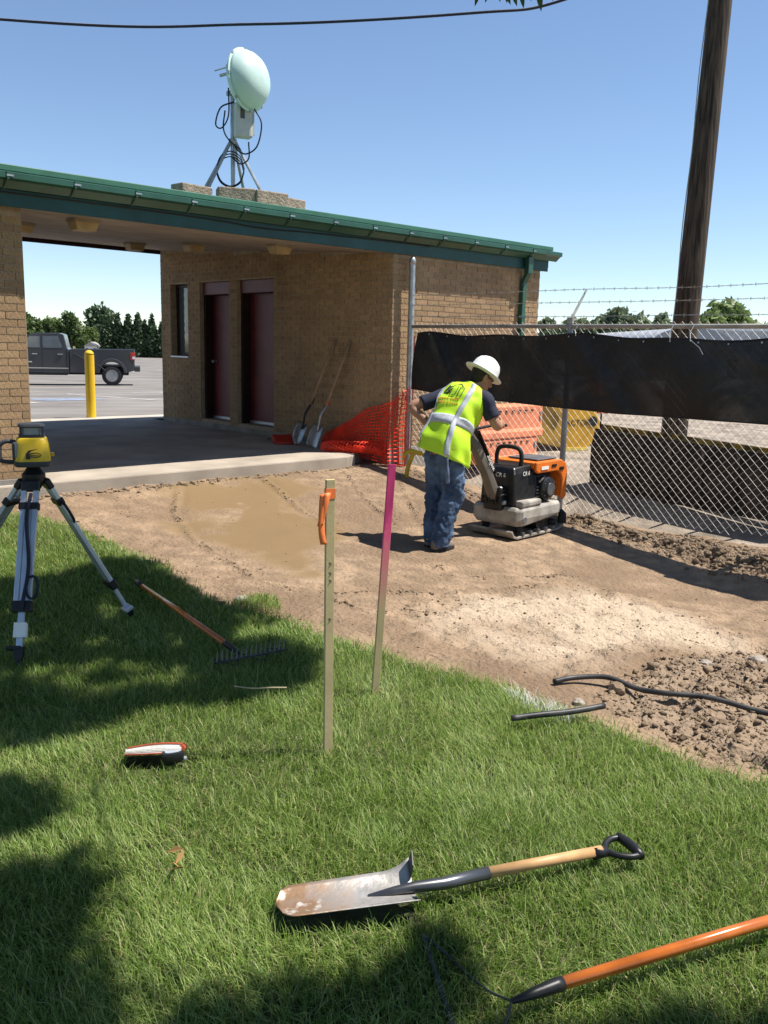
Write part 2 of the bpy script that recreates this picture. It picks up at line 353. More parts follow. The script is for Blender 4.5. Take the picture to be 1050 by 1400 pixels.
wet = np.clip(fbm(X*1.6, Y*1.6, 5, 21)*2.8-.85, 0, 1)*.9
WX, WY = X+(fbm(X*1.7, Y*1.7, 3, 51)-.45)*.9, Y+(fbm(X*1.7+9, Y*1.7, 3, 52)-.45)*.9
pd = np.clip(np.where(inpoly(WX, WY, puddle), dist_line(WX, WY, puddle+[puddle[0]])/.30, 0)*np.clip(fbm(X*2.1, Y*2.1, 5, 4)*4.2-1.25, .12, 1), 0, 1)
md = np.where(inpoly(X, Y, mound), np.minimum(1, dist_line(X, Y, mound+[mound[0]])/.30), 0)*np.clip(fbm(X*2.2, Y*2.2, 5, 33)*2.6-.28, .25, 1)
ld = np.where(inpoly(X, Y, loose), np.minimum(1, dist_line(X, Y, loose+[loose[0]])/.12), 0)
idx = np.arange(X.size).reshape(X.shape)
q = np.stack([idx[:-1, :-1], idx[:-1, 1:], idx[1:, 1:], idx[1:, :-1]], -1).reshape(-1, 4)
kq = (keep[:-1, :-1] & keep[1:, 1:] & keep[:-1, 1:] & keep[1:, :-1]).ravel(); q = q[kq]
us_ = np.unique(q); rm = np.full(X.size, -1); rm[us_] = np.arange(len(us_))
def dirt_mat():
    m = mat('excavated_dirt', (.285, .198, .125), .92, var=.3, vs=7, bump=.9, bs=30, detail=10)
    n, L, b = nodes(m); base = n[m['ramp']].outputs[0]
    def att(a): q = n.new('ShaderNodeAttribute'); q.attribute_name = a; return q.outputs['Fac']
    def mix(fac, c1, col): 
        x = n.new('ShaderNodeMix'); x.data_type = 'RGBA'; L.new(fac, x.inputs[0]); L.new(c1, x.inputs[6]); x.inputs[7].default_value = (*col, 1); return x.outputs[2]
    c = mix(att('damp'), base, (.185, .122, .074)); c = mix(att('sand'), c, (.43, .335, .24)); c = mix(att('loose'), c, (.255, .185, .125)); c = mix(att('puddle'), c, (.225, .152, .080))
    L.new(c, b.inputs['Base Color'])
    bn = [q for q in n if q.type == 'BUMP'][0]; bn.inputs['Distance'].default_value = .04; bs2 = n.new('ShaderNodeMapRange'); bs2.inputs[3].default_value = .9; bs2.inputs[4].default_value = .05; L.new(att('puddle'), bs2.inputs[0]); L.new(bs2.outputs[0], bn.inputs['Strength'])
    mr = n.new('ShaderNodeMapRange'); mr.inputs[3].default_value = .93; mr.inputs[4].default_value = .38; L.new(att('puddle'), mr.inputs[0]); L.new(mr.outputs[0], b.inputs['Roughness'])
    return m
M_dirt = dirt_mat()
do = mesh_np('dirt', np.stack([X.ravel(), Y.ravel(), Z.ravel()], 1)[us_], rm[q], M_dirt,
             dict(damp=wet.ravel()[us_], sand=md.ravel()[us_], loose=ld.ravel()[us_], puddle=pd.ravel()[us_]), smooth=True)
structure(do)
def dz(x, y): return float(dirt_z(np.array([x]), np.array([y]))[0])

# ================================================================== BRICK BUILDING (local: x along the front, y into the building, z above the slab)
B = thing('brick_building', 'tan brick building with green gutter and open breezeway between its two wings', 'building', A, UA)
SL = .065                                          # the roof rises towards the back
def sof(y): return 2.41 + SL*y
RW, DEP, LX = 2.87, 5.55, -4.40                     # right end, depth, edge of the left wing
D1 = (3.53, 4.345); D2 = (2.41, 3.32); WN = (4.71, 5.24)
front = MB().box(0, RW, 0, .2, 0, 2.42).build('front_wall', M_mortar, B)
w = MB()
def wallseg(y0, y1, z0, z1=None):
    a, b = (z1, z1) if z1 else (sof(y0)+.01, sof(y1)+.01)
    w.add([(0,y0,z0),(.24,y0,z0),(.24,y1,z0),(0,y1,z0),(0,y0,a),(.24,y0,a),(.24,y1,b),(0,y1,b)], [(0,3,2,1),(4,5,6,7),(0,1,5,4),(1,2,6,5),(2,3,7,6),(3,0,4,7)])
wallseg(.2, D2[0], 0); wallseg(D2[0], D2[1], 2.22); wallseg(D2[1], D1[0], 0); wallseg(D1[0], D1[1], 2.22); wallseg(D1[1], WN[0], 0)
wallseg(WN[0], WN[1], 0, 1.085); wallseg(WN[0], WN[1], 2.22); wallseg(WN[1], DEP, 0)
wallseg(D2[0], D2[1], 0, .12); wallseg(D1[0], D1[1], 0, .12)
doorw = w.build('breezeway_wall', M_mortar, B)
MB().box(.24, RW, DEP-.2, DEP, 0, sof(DEP)).box(RW-.2, RW, .2, DEP-.2, 0, 2.42).build('back_wall', M_mortar, B)
leftw = MB().box(-8.2, LX, .10, DEP, 0, 2.42).build('left_wing_wall', M_mortar, B)
MB().box(-.014, RW+.012, -.014, .15, -.5, .068).box(-.014, .15, .15, DEP, -.5, .068).build('foundation', M_found, B, bevel=.004)
MB().box(-8.2, LX+.012, .086, .3, -.4, .05).build('foundation', M_found, B, bevel=.004)
# bricks
BL, BH = .203, .0677
ub = MB().box(-.5, .5, -.006, .03, -BH/2+.0045, BH/2-.0045); unit = bpy.data.meshes.new('brick'); unit.from_pydata(ub.v, [], ub.f); unit.materials.append(M_brick)
bricks = []
def lay(parent, org, ax, nx, length, z0, ztop, holes, pri, flip=0):
    n = int((2.9-z0)/BH)
    for k in range(n):
        zc = z0+BH*(k+.5); x = -BL*(.5 if k % 2 else 0)
        while x < length-.01:
            a, b = max(x, 0)+.0045, min(x+BL, length)-.0045; x += BL
            segs = [(a, b)]
            for h0, h1, hz0, hz1 in holes:
                if hz0-.03 < zc < hz1+.03:
                    ns = []
                    for s0, s1 in segs:
                        if s1 <= h0 or s0 >= h1: ns.append((s0, s1)); continue
                        if s0 < h0: ns.append((s0, h0-.002))
                        if s1 > h1: ns.append((h1+.002, s1))
                    segs = ns
            for s0, s1 in segs:
                if s1-s0 < .02 or zc+BH/2 > ztop(min(s0, s1))+.004: continue
                c = org + ax*((s0+s1)/2); bricks.append((pri((s0+s1)/2, zc), parent, (c.x, c.y, zc), math.atan2(ax.y, ax.x), s1-s0))
holesD = [(D2[0], D2[1], .12, 2.22), (D1[0], D1[1], .12, 2.22), (WN[0], WN[1], 1.085, 2.22)]
lay(front, Vector((0, 0, 0)), Vector((1, 0, 0)), None, RW, .07, lambda s: 2.405, [], lambda s, z: 2+s*.3-(1.0 if z > 1.15 else 0))
lay(doorw, Vector((0, DEP, 0)), Vector((0, -1, 0)), None, DEP, .07, lambda s: sof(DEP-s), [(DEP-b, DEP-a, c, d) for a, b, c, d in holesD], lambda s, z: 6-s*.1)
lay(leftw, Vector((LX-1.5, .10, 0)), Vector((1, 0, 0)), None, 1.5, .05, lambda s: 2.40, [], lambda s, z: -s if s > 1.0 else 7)
bricks.sort(key=lambda t: t[0]); rest = {}
for i, (p, par, c, a, ln) in enumerate(bricks):
    j = random.uniform(-.0015, .0025)
    if i < 300:
        o = bpy.data.objects.new('brick', unit); COL.objects.link(o); o.parent = par; o.location = (c[0]+math.sin(a)*j, c[1]-math.cos(a)*j, c[2]); o.rotation_euler = (0, 0, a); o.scale = (ln, 1, 1)
    else:
        M = Matrix.Translation(Vector((c[0]+math.sin(a)*j, c[1]-math.cos(a)*j, c[2]))) @ Matrix.Rotation(a, 4, 'Z') @ Matrix.Diagonal((ln, 1, 1, 1))
        rest.setdefault(par.name, (par, MB()))[1].add(ub.v, ub.f, M)
for par, g in rest.values(): g.build('brickwork', M_brick, par)['kind'] = 'stuff'
# roof, soffit, fascia, gutter
X0, X1 = -8.3, 3.02
def slope_box(x0, x1, y0, y1, dz0, dz1):
    return MB().add([(x0,y0,sof(y0)+dz0),(x1,y0,sof(y0)+dz0),(x1,y1,sof(y1)+dz0),(x0,y1,sof(y1)+dz0),(x0,y0,sof(y0)+dz1),(x1,y0,sof(y0)+dz1),(x1,y1,sof(y1)+dz1),(x0,y1,sof(y1)+dz1)],
                    [(0,3,2,1),(4,5,6,7),(0,1,5,4),(1,2,6,5),(2,3,7,6),(3,0,4,7)])
slope_box(X0, X1-.06, 0.003, DEP+.06, .003, .05).build('soffit', M_soffit, B)
slope_box(X0, X1, -.10, DEP+.12, .285, .34).build('roof', mat('roof_green', (.05, .16, .105), .4, var=.1), B, bevel=.006)
rf = slope_box(X0, X1-.02, -.04, DEP+.06, .055, .28).build('roof_deck', M_teal, B)
slope_box(X0, X1, DEP+.066, DEP+.10, -.06, .26).build('rear_fascia', M_dkframe, B)
MB().box(X0, 2.95, -.075, -.042, 2.405, 2.66).build('fascia', M_teal, B, bevel=.004)
gut = MB(); prof = [(-.078, 2.555), (-.115, 2.545), (-.175, 2.60), (-.215, 2.615), (-.215, 2.662), (-.202, 2.668), (-.202, 2.63), (-.17, 2.615), (-.112, 2.562), (-.084, 2.57), (-.084, 2.68), (-.078, 2.68)]
n_ = len(prof); gut.add([(X0, y, z) for y, z in prof]+[(3.08, y, z) for y, z in prof], [(k, (k+1) % n_, n_+(k+1) % n_, n_+k) for k in range(n_)]+[tuple(range(n_-1, -1, -1)), tuple(range(n_, 2*n_))])
gut = gut.build('gutter', M_green, B)
x = -5.2
while x < 3.0:
    MB().add([(x, -.117, 2.540), (x+.016, -.117, 2.540), (x+.016, -.22, 2.606), (x, -.22, 2.606), (x, -.22, 2.672), (x+.016, -.22, 2.672)], [(0, 1, 2, 3), (3, 2, 5, 4)]).build('gutter_bracket', M_green, gut, solid=.006)
    MB().box(x-.004, x+.055, -.226, -.219, 2.628, 2.642).build('bracket_tab', M_galv, gut)
    x += .585+random.uniform(-.02, .02)
dsp = MB().box(2.40, 2.50, -.165, -.085, 2.34, 2.56).build('downspout', M_green, B, bevel=.006)
MB().add([(2.41,-.15,2.35),(2.49,-.15,2.35),(2.49,-.09,2.35),(2.41,-.09,2.35),(2.41,-.075,2.22),(2.49,-.075,2.22),(2.49,-.012,2.22),(2.41,-.012,2.22)], [(0,3,2,1),(4,5,6,7),(0,1,5,4),(1,2,6,5),(2,3,7,6),(3,0,4,7)]).build('elbow', M_green, dsp)
MB().box(2.412, 2.488, -.078, -.010, -.1, 2.225).build('pipe', M_green, dsp, bevel=.005)
for z in (.8, 1.75): MB().box(2.39, 2.51, -.083, -.008, z, z+.03).build('pipe_strap', M_green, dsp)
cab = bez([(X0, -.085, 2.50), (-3.2, -.086, 2.52), (-2.0, -.088, 2.495), (-1.2, -.086, 2.515), (.4, -.086, 2.535), (.5, -.12, 2.53)], 8)
MB().tube(cab, .006, 5).build('eave_cable', M_black, B)
M_lens = mat('soffit_light_lens', (.42, .31, .16), .5, var=.15, vs=8)
for (lu, lv) in ((-3.67, .45), (-3.60, 2.16), (-3.55, 3.9), (-1.32, 3.9), (-1.22, 2.5), (-1.05, .85)):
    z = sof(lv)-.002; d = .13; e = .095
    lf = MB().loft([[(lu-d, lv-d*.8, z), (lu+d, lv-d*.8, z), (lu+d, lv+d*.8, z), (lu-d, lv+d*.8, z)], [(lu-d, lv-d*.8, z-.022), (lu+d, lv-d*.8, z-.022), (lu+d, lv+d*.8, z-.022), (lu-d, lv+d*.8, z-.022)]]).build('soffit_light', M_soffit, B, bevel=.004)
    MB().loft([[(lu-d*.93, lv-d*.74, z-.023), (lu+d*.93, lv-d*.74, z-.023), (lu+d*.93, lv+d*.74, z-.023), (lu-d*.93, lv+d*.74, z-.023)], [(lu-e, lv-e*.8, z-.105), (lu+e, lv-e*.8, z-.105), (lu+e, lv+e*.8, z-.105), (lu-e, lv+e*.8, z-.105)]]).build('lens', M_lens, lf, bevel=.006)
# doors
for k, (a, b) in enumerate((D2, D1)):
    dr = MB().box(.20, .235, a+.05, b-.05, .14, 2.03).build('door', M_maroon, B, bevel=.004)
    MB().box(.185, .199, a+.05, b-.05, .125, .165).build('threshold', M_alu, dr)
    MB().box(.05, .10, a+.003, b-.003, 2.035, 2.217).build('door_header', M_maroon, B, bevel=.004)
    MB().box(.06, .239, b-.05, b-.003, .122, 2.032).build('door_jamb', M_dkframe, B, bevel=.003)
    MB().box(.06, .239, a+.003, a+.05, .122, 2.032).build('door_jamb', M_dkframe, B, bevel=.003)
    hy = a+.11 if k == 0 else b-.13
    MB().lathe([(.028, 0), (.03, .012), (.014, .016), (.013, .045), (.026, .05), (.03, .065), (.022, .078), (0, .08)], 14, Matrix.Translation((.20, hy, 1.02)) @ Matrix.Rotation(R_(-90), 4, 'Y')).build('door_knob', M_steel, dr, smooth=True)
# window
wi = MB().box(.10, .15, WN[0]+.003, WN[0]+.05, 1.09, 2.215).box(.10, .15, WN[1]-.05, WN[1]-.003, 1.09, 2.215).box(.10, .15, WN[0]+.05, WN[1]-.05, 1.09, 1.14).box(.10, .15, WN[0]+.05, WN[1]-.05, 2.165, 2.215).build('window', M_dkframe, B, bevel=.003)
MB().box(.122, .130, WN[0]+.051, WN[1]-.051, 1.141, 2.164).build('pane', glass_mat('window_glass', (.10, .12, .13), .06), wi)
MB().box(-.02, .10, WN[0]-.01, WN[1]+.01, 1.062, 1.083).build('sill', M_alu, wi)
nz = MB().box(.112, .116, WN[0]+.055, WN[0]+.27, 1.44, 1.64).build('notice', M_white, wi)
text_mesh('0', .16, 'notice_mark', M_black, nz, Matrix(((0, 0, -1, .110), (-1, 0, 0, WN[0]+.16), (0, 1, 0, 1.54), (0, 0, 0, 1))))

# ================================================================== ROOFTOP ANTENNA (local frame of the building)
def lw(x, y, z): p = A + U*x + V*y; return Vector((p.x, p.y, S+z))
AX, AY = -1.40, 1.30; AZ = sof(AY)+.345
ant = thing('dish_antenna', 'pale green drum dish antenna on a braced mast standing on the roof', 'antenna', lw(AX, AY, AZ), UA)
MB().tube([(0, 0, 0), (0, 0, 1.66)], .028, 12).build('mast', M_galv, ant, smooth=True, ang=40)
M_gstrut = mat('strut_steel', (.34, .35, .36), .5, metal=.6, var=.15)
for (fx, fy, fz) in ((-.42, .05, .04), (-.20, .55, .07), (.28, -.36, .03), (.46, .35, .05)):
    MB().tube([(fx*.05, fy*.05, .80), (fx, fy, fz)], .019, 8).build('brace', M_galv if fx == .28 else M_gstrut, ant)
MB().lathe([(.045, 0), (.05, .03), (.045, .06)], 12, Matrix.Translation((0, 0, .76))).build('collar', M_gstrut, ant)
MB().box(-.5, .5, -.02, .02, 0, .02).box(-.02, .02, -.42, .6, 0.021, .04).build('base_frame', M_gstrut, ant)
# the drum: axis towards world right, a little to the camera, tipped up
ax_w = Vector((.87, -.48, .09)).normalized(); axl = Matrix.Rotation(-UA, 3, 'Z') @ ax_w
M_rad = mat('pale_green_radome', (.50, .66, .60), .38, var=.05, vs=3, spec=.5)
dc = Vector((0, 0, 1.42)) + axl*.20
Md = frame(dc, axl) @ Matrix.Rotation(R_(90), 4, 'Y') @ Matrix.Scale(.82, 4)
dish = MB().lathe([(.06, -.16), (.20, -.13), (.36, -.06), (.405, -.01), (.42, 0), (.42, .022), (.40, .03)], 40, Md).build('dish', M_rad, ant, smooth=True, ang=50)
MB().lathe([(.398, .02), (.385, .07), (.35, .14), (.29, .205), (.21, .25), (.11, .275), (0, .283)], 40, Md).build('radome', M_rad, dish, smooth=True)
for k in range(8):
    w = 2*math.pi*k/8; MB().box(-.012, .012, -.02, .02, -.004, .014, Md @ Matrix.Rotation(w, 4, 'Z') @ Matrix.Translation((.412, 0, .02))).build('rim_clip', M_gstrut, dish)
MB().cbox((0, 0, 0), (.10, .12, .07), Matrix.Translation((0, 0, 1.60))).cbox((0, 0, 0), (.10, .12, .05), Matrix.Translation((0, 0, 1.32))).build('bracket', M_gstrut, ant, bevel=.006)
MB().tube([Vector((0, 0, 1.62)), Vector((0, 0, 1.62))-axl*.26], .008, 6).tube([Vector((0, 0, 1.55)), Vector((0, 0, 1.55))-axl*.18], .018, 6).build('adjuster_rod', M_gstrut, ant)
bo = Matrix.Rotation(-UA, 4, 'Z') @ Matrix.Translation((.13, -.06, .82)) @ Matrix.Rotation(R_(25), 4, 'Z')
M_rbox = mat('radio_box_grey', (.52, .52, .49), .5, var=.08)
bx = MB().box(-.10, .10, -.07, .07, 0, .38, bo).build('radio_box', M_rbox, ant, bevel=.02)
for k in range(7): MB().box(.101, .118, -.06+.02*k-.003, -.06+.02*k+.003, .03, .35, bo).build('cooling_fin', M_rbox, bx)
MB().box(-.05, 0, -.076, -.069, .20, .33, bo).build('label_plate', mat('dark_label', (.08, .08, .09), .5), bx)
M_cab = mat('black_cable', (.012, .014, .03), .5, var=.2)
RI = Matrix.Rotation(-UA, 3, 'Z')
def cable(pts, r=.009): return MB().tube([RI @ (p+Vector((0, 0, .17))) for p in bez(pts, 8)], r, 6).build('cable', M_cab, ant, smooth=True)
cable([(.02, -.03, 1.05), (-.13, -.05, .98), (-.19, -.05, .80), (-.12, -.05, .76), (-.04, -.05, .90), (-.04, -.04, 1.2)])
cable([(-.08, -.05, .95), (-.10, -.05, .75), (-.03, -.05, .62), (.10, -.05, .52)])
cable([(.27, -.10, .96), (.35, -.1, .80), (.30, -.1, .56), (.18, -.1, .47), (.08, -.08, .50), (.03, -.04, .56)])
cable([(.20, -.1, .60), (.20, -.1, .42), (.10, -.08, .36), (0, -.06, .44)])
for k in range(3):
    cable([(.16*math.cos(w)-.02, -.07+.01*k, .27+.02*k+(.17+.012*k)*math.sin(w)) for w in np.linspace(0, 6.28, 9)], .007)
M_block = mat('split_face_block', (.30, .235, .18), .95, var=.25, vs=14, bump=.8, bs=50)
def block(x, y, rz, label, l=.42, h=.215, d=.22):
    b0 = thing('concrete_block', label, 'block', lw(x, y, sof(y)+.342), UA+rz, 'ballast blocks on the roof'); g = MB()
    g.loft([[(-l/2, -d/2, 0), (l/2, -d/2, 0), (l/2, d/2, 0), (-l/2, d/2, 0)], [(-l/2, -d/2, h), (l/2, -d/2, h), (l/2, d/2, h), (-l/2, d/2, h)]])
    g.build('block_body', M_block, b0, bevel=.012); return b0
LB = 'rough tan concrete block weighing down the dish antenna legs on the roof'
for x, y, rz in ((-2.02, 1.20, .1), (-1.66, .86, -.45), (-1.30, .74, -.08), (-.82, 1.02, .12), (-.62, 1.52, 1.3), (-1.62, 1.85, .05)): block(x, y, rz, LB)

# ================================================================== CHAIN-LINK FENCE
FU = .22
def fp(v, z, du=0.0): return uv(FU+du, v, z)
fence = thing('chain_link_fence', 'galvanised chain-link fence topped with three barbed wires', 'fence', fp(-.11, fence_z(-.11)))
RZ = 1.87
ep = MB().tube([fp(-.11, .02), fp(-.11, 2.62)], .038, 16).build('end_post', M_galv, fence, smooth=True, world=True, ang=40)
MB().lathe([(.044, 0), (.044, .05), (.036, .075), (.018, .092), (0, .097)], 16, Matrix.Translation(fp(-.11, 2.60))).build('post_cap', M_galv, ep, smooth=True)
ep.children[0].matrix_parent_inverse = Matrix.Identity(4)
ep.children[0].location = -Vector(fence.location)
for z in (2.25, 2.13, 1.98, 1.84, 1.5, 1.0, .45): MB().lathe([(.042, 0), (.042, .022)], 14, Matrix.Translation(fp(-.11, z)-Vector(fence.location))).build('tension_band', M_galv, ep)
M_postd = mat('dull_post', (.26, .27, .285), .5, metal=.6, var=.15)
for vv in (-2.46, -5.02, -7.4):
    lp = MB().tube([fp(vv, fence_z(vv)-.25), fp(vv, 1.93)], .030, 12).build('line_post', M_postd, fence, smooth=True, world=True, ang=40)
    MB().tube([fp(vv, 1.90), fp(vv, 1.96)], .036, 12).tube([fp(vv, 1.93), fp(vv-.02, 2.25, .22)], [.016, .010], 8).build('barb_arm', M_galvd, fence, world=True)
MB().tube([fp(-.11, RZ), fp(-7.5, RZ)], .0215, 12).build('top_rail', mat('weathered_rail', (.36, .33, .29), .6, metal=.4, var=.2, vs=6), fence, smooth=True, world=True)
g = MB(); hd = .043; nw = int(7.25/hd)
for i in range(nw):                                     # woven zigzag wires
    v0 = -.17-i*hd; zb = fence_z(v0)+.03; nk = int((RZ-zb+.05)/hd); pts = []
    for k in range(nk+1):
        s_ = (k+i) % 2; pts.append(fp(v0-s_*hd, RZ+.045-k*hd, .034 + (.003 if s_ else -.003)))
    g.tube(pts, .0021, 3, cap=False)
wires = g.build('chain_link_mesh', M_galvd, fence, world=True); wires['kind'] = 'stuff'
for k, (z, du) in enumerate(((1.99, .05), (2.12, .13), (2.235, .20))):
    g = MB(); pts = []
    knots = [(-.11, z+.0, .0), (-1.3, z+.01*(k-1), du*.5), (-2.46, z+.02*(k-1), du), (-3.7, z-.015+.01*k, du), (-5.02, z+.02*(k-1), du), (-7.4, z+.02*(k-1), du)]
    cen = bez([fp(a, b, c) for a, b, c in knots], 30)
    for ph in (0, math.pi): g.tube([p+Vector((0, 0, .0035*math.sin(i*.9+ph)))+V*(.0) for i, p in enumerate(cen)], .0022, 3, cap=False)
    for i in range(3, len(cen)-1, 3):
        p = cen[i]; 
        for sg in (-1, 1): g.tube([p+Vector((.006, 0, -.016*sg)), p+Vector((-.006, .004, .016*sg))], .0018, 3)
    g.build('barbed_wire', M_galvd, fence, world=True)
# black windscreen hung on the camera side of the fence
scr = thing('windscreen', 'black mesh windscreen fabric laced along the upper chain-link fence', 'windscreen', fp(-.25, 1.1, -.06))
def scrp(t, s_):
    v0 = -.20-6.9*t; zt = 1.80-.05*t+.012*math.sin(t*40)+(-.03*math.sin(t*9)**2); zb = np.interp(t, [0, .15, .42, .62, 1], [1.12, 1.06, 1.02, 1.03, 1.04])
    if t < .05: zt -= (0.05-t)*.3
    v0 += -.09*(1-t/.03)*(1-s_)*0 - (.10*s_*max(0, 1-t/.05))
    z = zb+(zt-zb)*s_
    sag = math.sin(t*23+s_*2.2)*.018+math.sin(t*47+s_*3)*.005*(1-s_*.5)+.02*math.sin(s_*math.pi)*math.sin(t*13+1)
    fold = .03*math.exp(-((t-.05-.07*(1-s_))/.012)**2)+.02*math.exp(-((t-.33-.10*(1-s_))/.02)**2)+.02*math.exp(-((t-.57-.2*(1-s_))/.03)**2)
    return fp(v0, z, -.05-sag-fold)
m = mat('black_windscreen_fabric', (.007, .007, .008), .5, var=.4, vs=4, spec=.45, bump=.8, bs=7); n, L, b = nodes(m)
tr = n.new('ShaderNodeBsdfTransparent'); ms = n.new('ShaderNodeMixShader'); out = n['Material Output']
wv = n.new('ShaderNodeTexNoise'); wv.inputs['Scale'].default_value = 1.6; wv.inputs['Detail'].default_value = 5; wv.inputs['Distortion'].default_value = 1.2
tcn = n.new('ShaderNodeTexCoord'); L.new(tcn.outputs['Object'], wv.inputs['Vector']); mr = n.new('ShaderNodeMapRange'); mr.inputs[1].default_value = .5; mr.inputs[2].default_value = .75; mr.inputs[3].default_value = .0; mr.inputs[4].default_value = .035; L.new(wv.outputs['Fac'], mr.inputs[0])
L.new(mr.outputs[0], ms.inputs[0]); L.new(b.outputs[0], ms.inputs[1]); L.new(tr.outputs[0], ms.inputs[2]); L.new(ms.outputs[0], out.inputs[0])
NT = 220; NS = 26
MB().grid([[tuple(scrp(i/NT, j/NS)) for j in range(NS+1)] for i in range(NT+1)]).build('fabric', m, scr, smooth=True, world=True)
MB().tube([scrp(i/NT, 1.0) for i in range(NT+1)], .010, 5).build('top_hem', M_black, scr, world=True)
MB().tube([scrp(i/NT, 0.0) for i in range(NT+1)], .007, 5).build('bottom_hem', M_black, scr, world=True)
for i in range(1, 24):
    p = scrp(i/24, .965); q = fp(-.20-6.9*i/24+.01, RZ, .0)
    gr = MB().lathe([(.004, -.002), (.009, -.002), (.009, .002), (.004, .002)], 8, frame(p-U*.012, U) @ Matrix.Rotation(R_(90), 4, 'Y')).build('grommet', M_galv, scr, world=True)
for t in (.345, .50, .53): 
    p = scrp(t, .97); q = fp(-.20-6.9*t, RZ+.02, -.03); MB().tube([p-U*.01, (p+q)/2-U*.015+V*.02, q], .004, 5).build('tie', M_white, scr, world=True)
MB().tube([scrp(.53, .99)-U*.01, scrp(.545, .90)-U*.02, scrp(.55, .82)-U*.012], .004, 5).build('tie', M_white, scr, world=True)

# ================================================================== ORANGE SAFETY NETTING
net = thing('safety_netting', 'orange plastic safety netting draped from the tall end post down onto the slab', 'netting', uv(-.1, .2, .2))
M_net = mat('orange_net_plastic', (.85, .045, .012), .45, var=.15, vs=8)
def netp(a, b):                                        # a: 0 at the post .. 1 far end; b: 0 bottom .. 1 top
    top0, bot0 = uv(.14, -.17, 1.12), uv(.10, -.20, .17)
    top1, bot1 = uv(-.10, 1.10, .50), uv(-.16, 1.15, .33)
    topm, botm = uv(-.06, -.10, .98), uv(-.16, -.12, .20)
    k = .22
    if a < k: t = a/k; tp = top0.lerp(topm, t); bt = bot0.lerp(botm, t); w = .035*math.sin(t*22)
    else: t = (a-k)/(1-k); tp = topm.lerp(top1, t); bt = botm.lerp(bot1, t); w = .02*math.sin(t*14)
    p = bt.lerp(tp, b); p += U*(w-.03*math.sin(b*math.pi)) + Vector((0, 0, -.03*math.sin(a*9)*b)); return p
g = MB(); NA, NB = 34, 17
for i in range(NA+1): g.tube([netp(i/NA, j/NB) for j in range(NB+1)], .0062, 4, cap=False)
for j in range(NB+1): g.tube([netp(i/(NA*2), j/NB) for i in range(NA*2+1)], .0075, 4, cap=False)
g.build('net_sheet', M_net, net, world=True)['kind'] = 'stuff'
g = MB()                                               # crumpled roll on the slab
axis = bez([uv(-.50, .62, .34), uv(-.45, .52, .355), uv(-.36, .36, .36), uv(-.26, .10, .37), uv(-.12, -.05, .34)], 10)
g.tube([p+Vector((0, 0, .01*math.sin(i*1.3))) for i, p in enumerate(axis)], [.012+.03*min(1, i/20)+.010*math.sin(i*1.9) for i in range(len(axis))], 9)
g.build('net_roll', M_net, net, world=True)
g = MB()
for k in range(11):
    w = 2*math.pi*k/11
    g.tube([p+Vector((.082*math.cos(w+i*.12)*U.x, .082*math.cos(w+i*.12)*U.y, .02+.07*math.sin(w+i*.12))) for i, p in enumerate(axis)], .0045, 3, cap=False)
for i in range(0, len(axis), 2): g.tube([axis[i]+Vector((.084*math.cos(w)*U.x, .084*math.cos(w)*U.y, .02+.072*math.sin(w))) for w in np.linspace(0, 6.28, 13)], .0045, 3, cap=False)
g.build('net_roll_mesh', M_net, net, world=True)['kind'] = 'stuff'
MB().tube([fp(-.16, .3, -.03), fp(-.17, 1.1, -.04)], .005, 5).tube([fp(-.19, .2, -.02), fp(-.20, 1.75, -.02)], .006, 5).build('lacing_cord', mat('red_cord', (.25, .02, .02), .6), net, world=True)

# ================================================================== SHOVELS LEANING ON THE BREEZEWAY WALL
def leaning_shovel(base, top, label, square):
    t = thing('long_handled_shovel', label, 'shovel', base, 0); P0 = Vector((0, 0, 0)); P1 = top-base; d = (P1-P0).normalized()
    side = d.cross(-U).normalized(); nrm = side.cross(d)
    M = Matrix(((side.x, d.x, nrm.x, 0), (side.y, d.y, nrm.y, 0), (side.z, d.z, nrm.z, 0), (0, 0, 0, 1)))
    rows = []
    for i in range(13):
        y = .30*i/12
        hw = .11 if square else .112*math.sqrt(max(.02, 1-((.17-min(y, .17))/.175)**2)); hw *= (1-.12*max(0, (y-.2)/.1))
        rows.append([(hw*x, y, .028*(x*x)+.012*math.sin(y*10)) for x in np.linspace(-1, 1, 11)])
    MB().grid(rows, M).build('blade', M_steel if not square else mat('pale_blade_steel', (.40, .41, .42), .4, metal=.7, var=.2), t, smooth=True, solid=.004)
    MB().tube([M @ Vector(p) for p in bez([(0, .22, .015), (0, .32, .03), (0, .42, .05), (0, .52, .03), (0, .60, 0)], 6)], [.014]*12+[.017]*13, 9).build('socket', M_black if not square else M_steel, t, smooth=True)
    q = M @ Vector((0, .56, .012)); MB().tube([q, q.lerp(P1, .5)+nrm*.004, P1], [.0185, .0175, .0165], 10).build('handle', mat('grey_ash_handle', (.34, .235, .13), .7, var=.2, vs=8), t, smooth=True)
    MB().tube([M @ Vector((0, .58, .012)), M @ Vector((0, .66, .008))], .019, 9).build('grip_band', M_net if square else M_black, t)
leaning_shovel(uv(-.42, 1.32, S+.006), uv(-.03, 1.02, S+1.38), 'long-handled shovel with black socket leaning on the breezeway wall', False)
leaning_shovel(uv(-.45, .95, S+.006), uv(-.03, .72, S+1.37), 'long-handled shovel with pale steel blade leaning beside the orange netting', True)
dp = thing('red_scoop', 'red plastic scoop with dark handle lying on the slab beside the shovels', 'scoop', uv(-.44, 1.62, S), UA+R_(70))
M_red = mat('red_plastic', (.42, .025, .015), .45, var=.15)
MB().loft([[(-.16, -.13, .004), (.02, -.13, .004), (.02, .13, .004), (-.16, .13, .004)], [(-.16, -.14, .03), (.03, -.14, .12), (.03, .14, .12), (-.16, .14, .03)]]).build('pan', M_red, dp, bevel=.008)
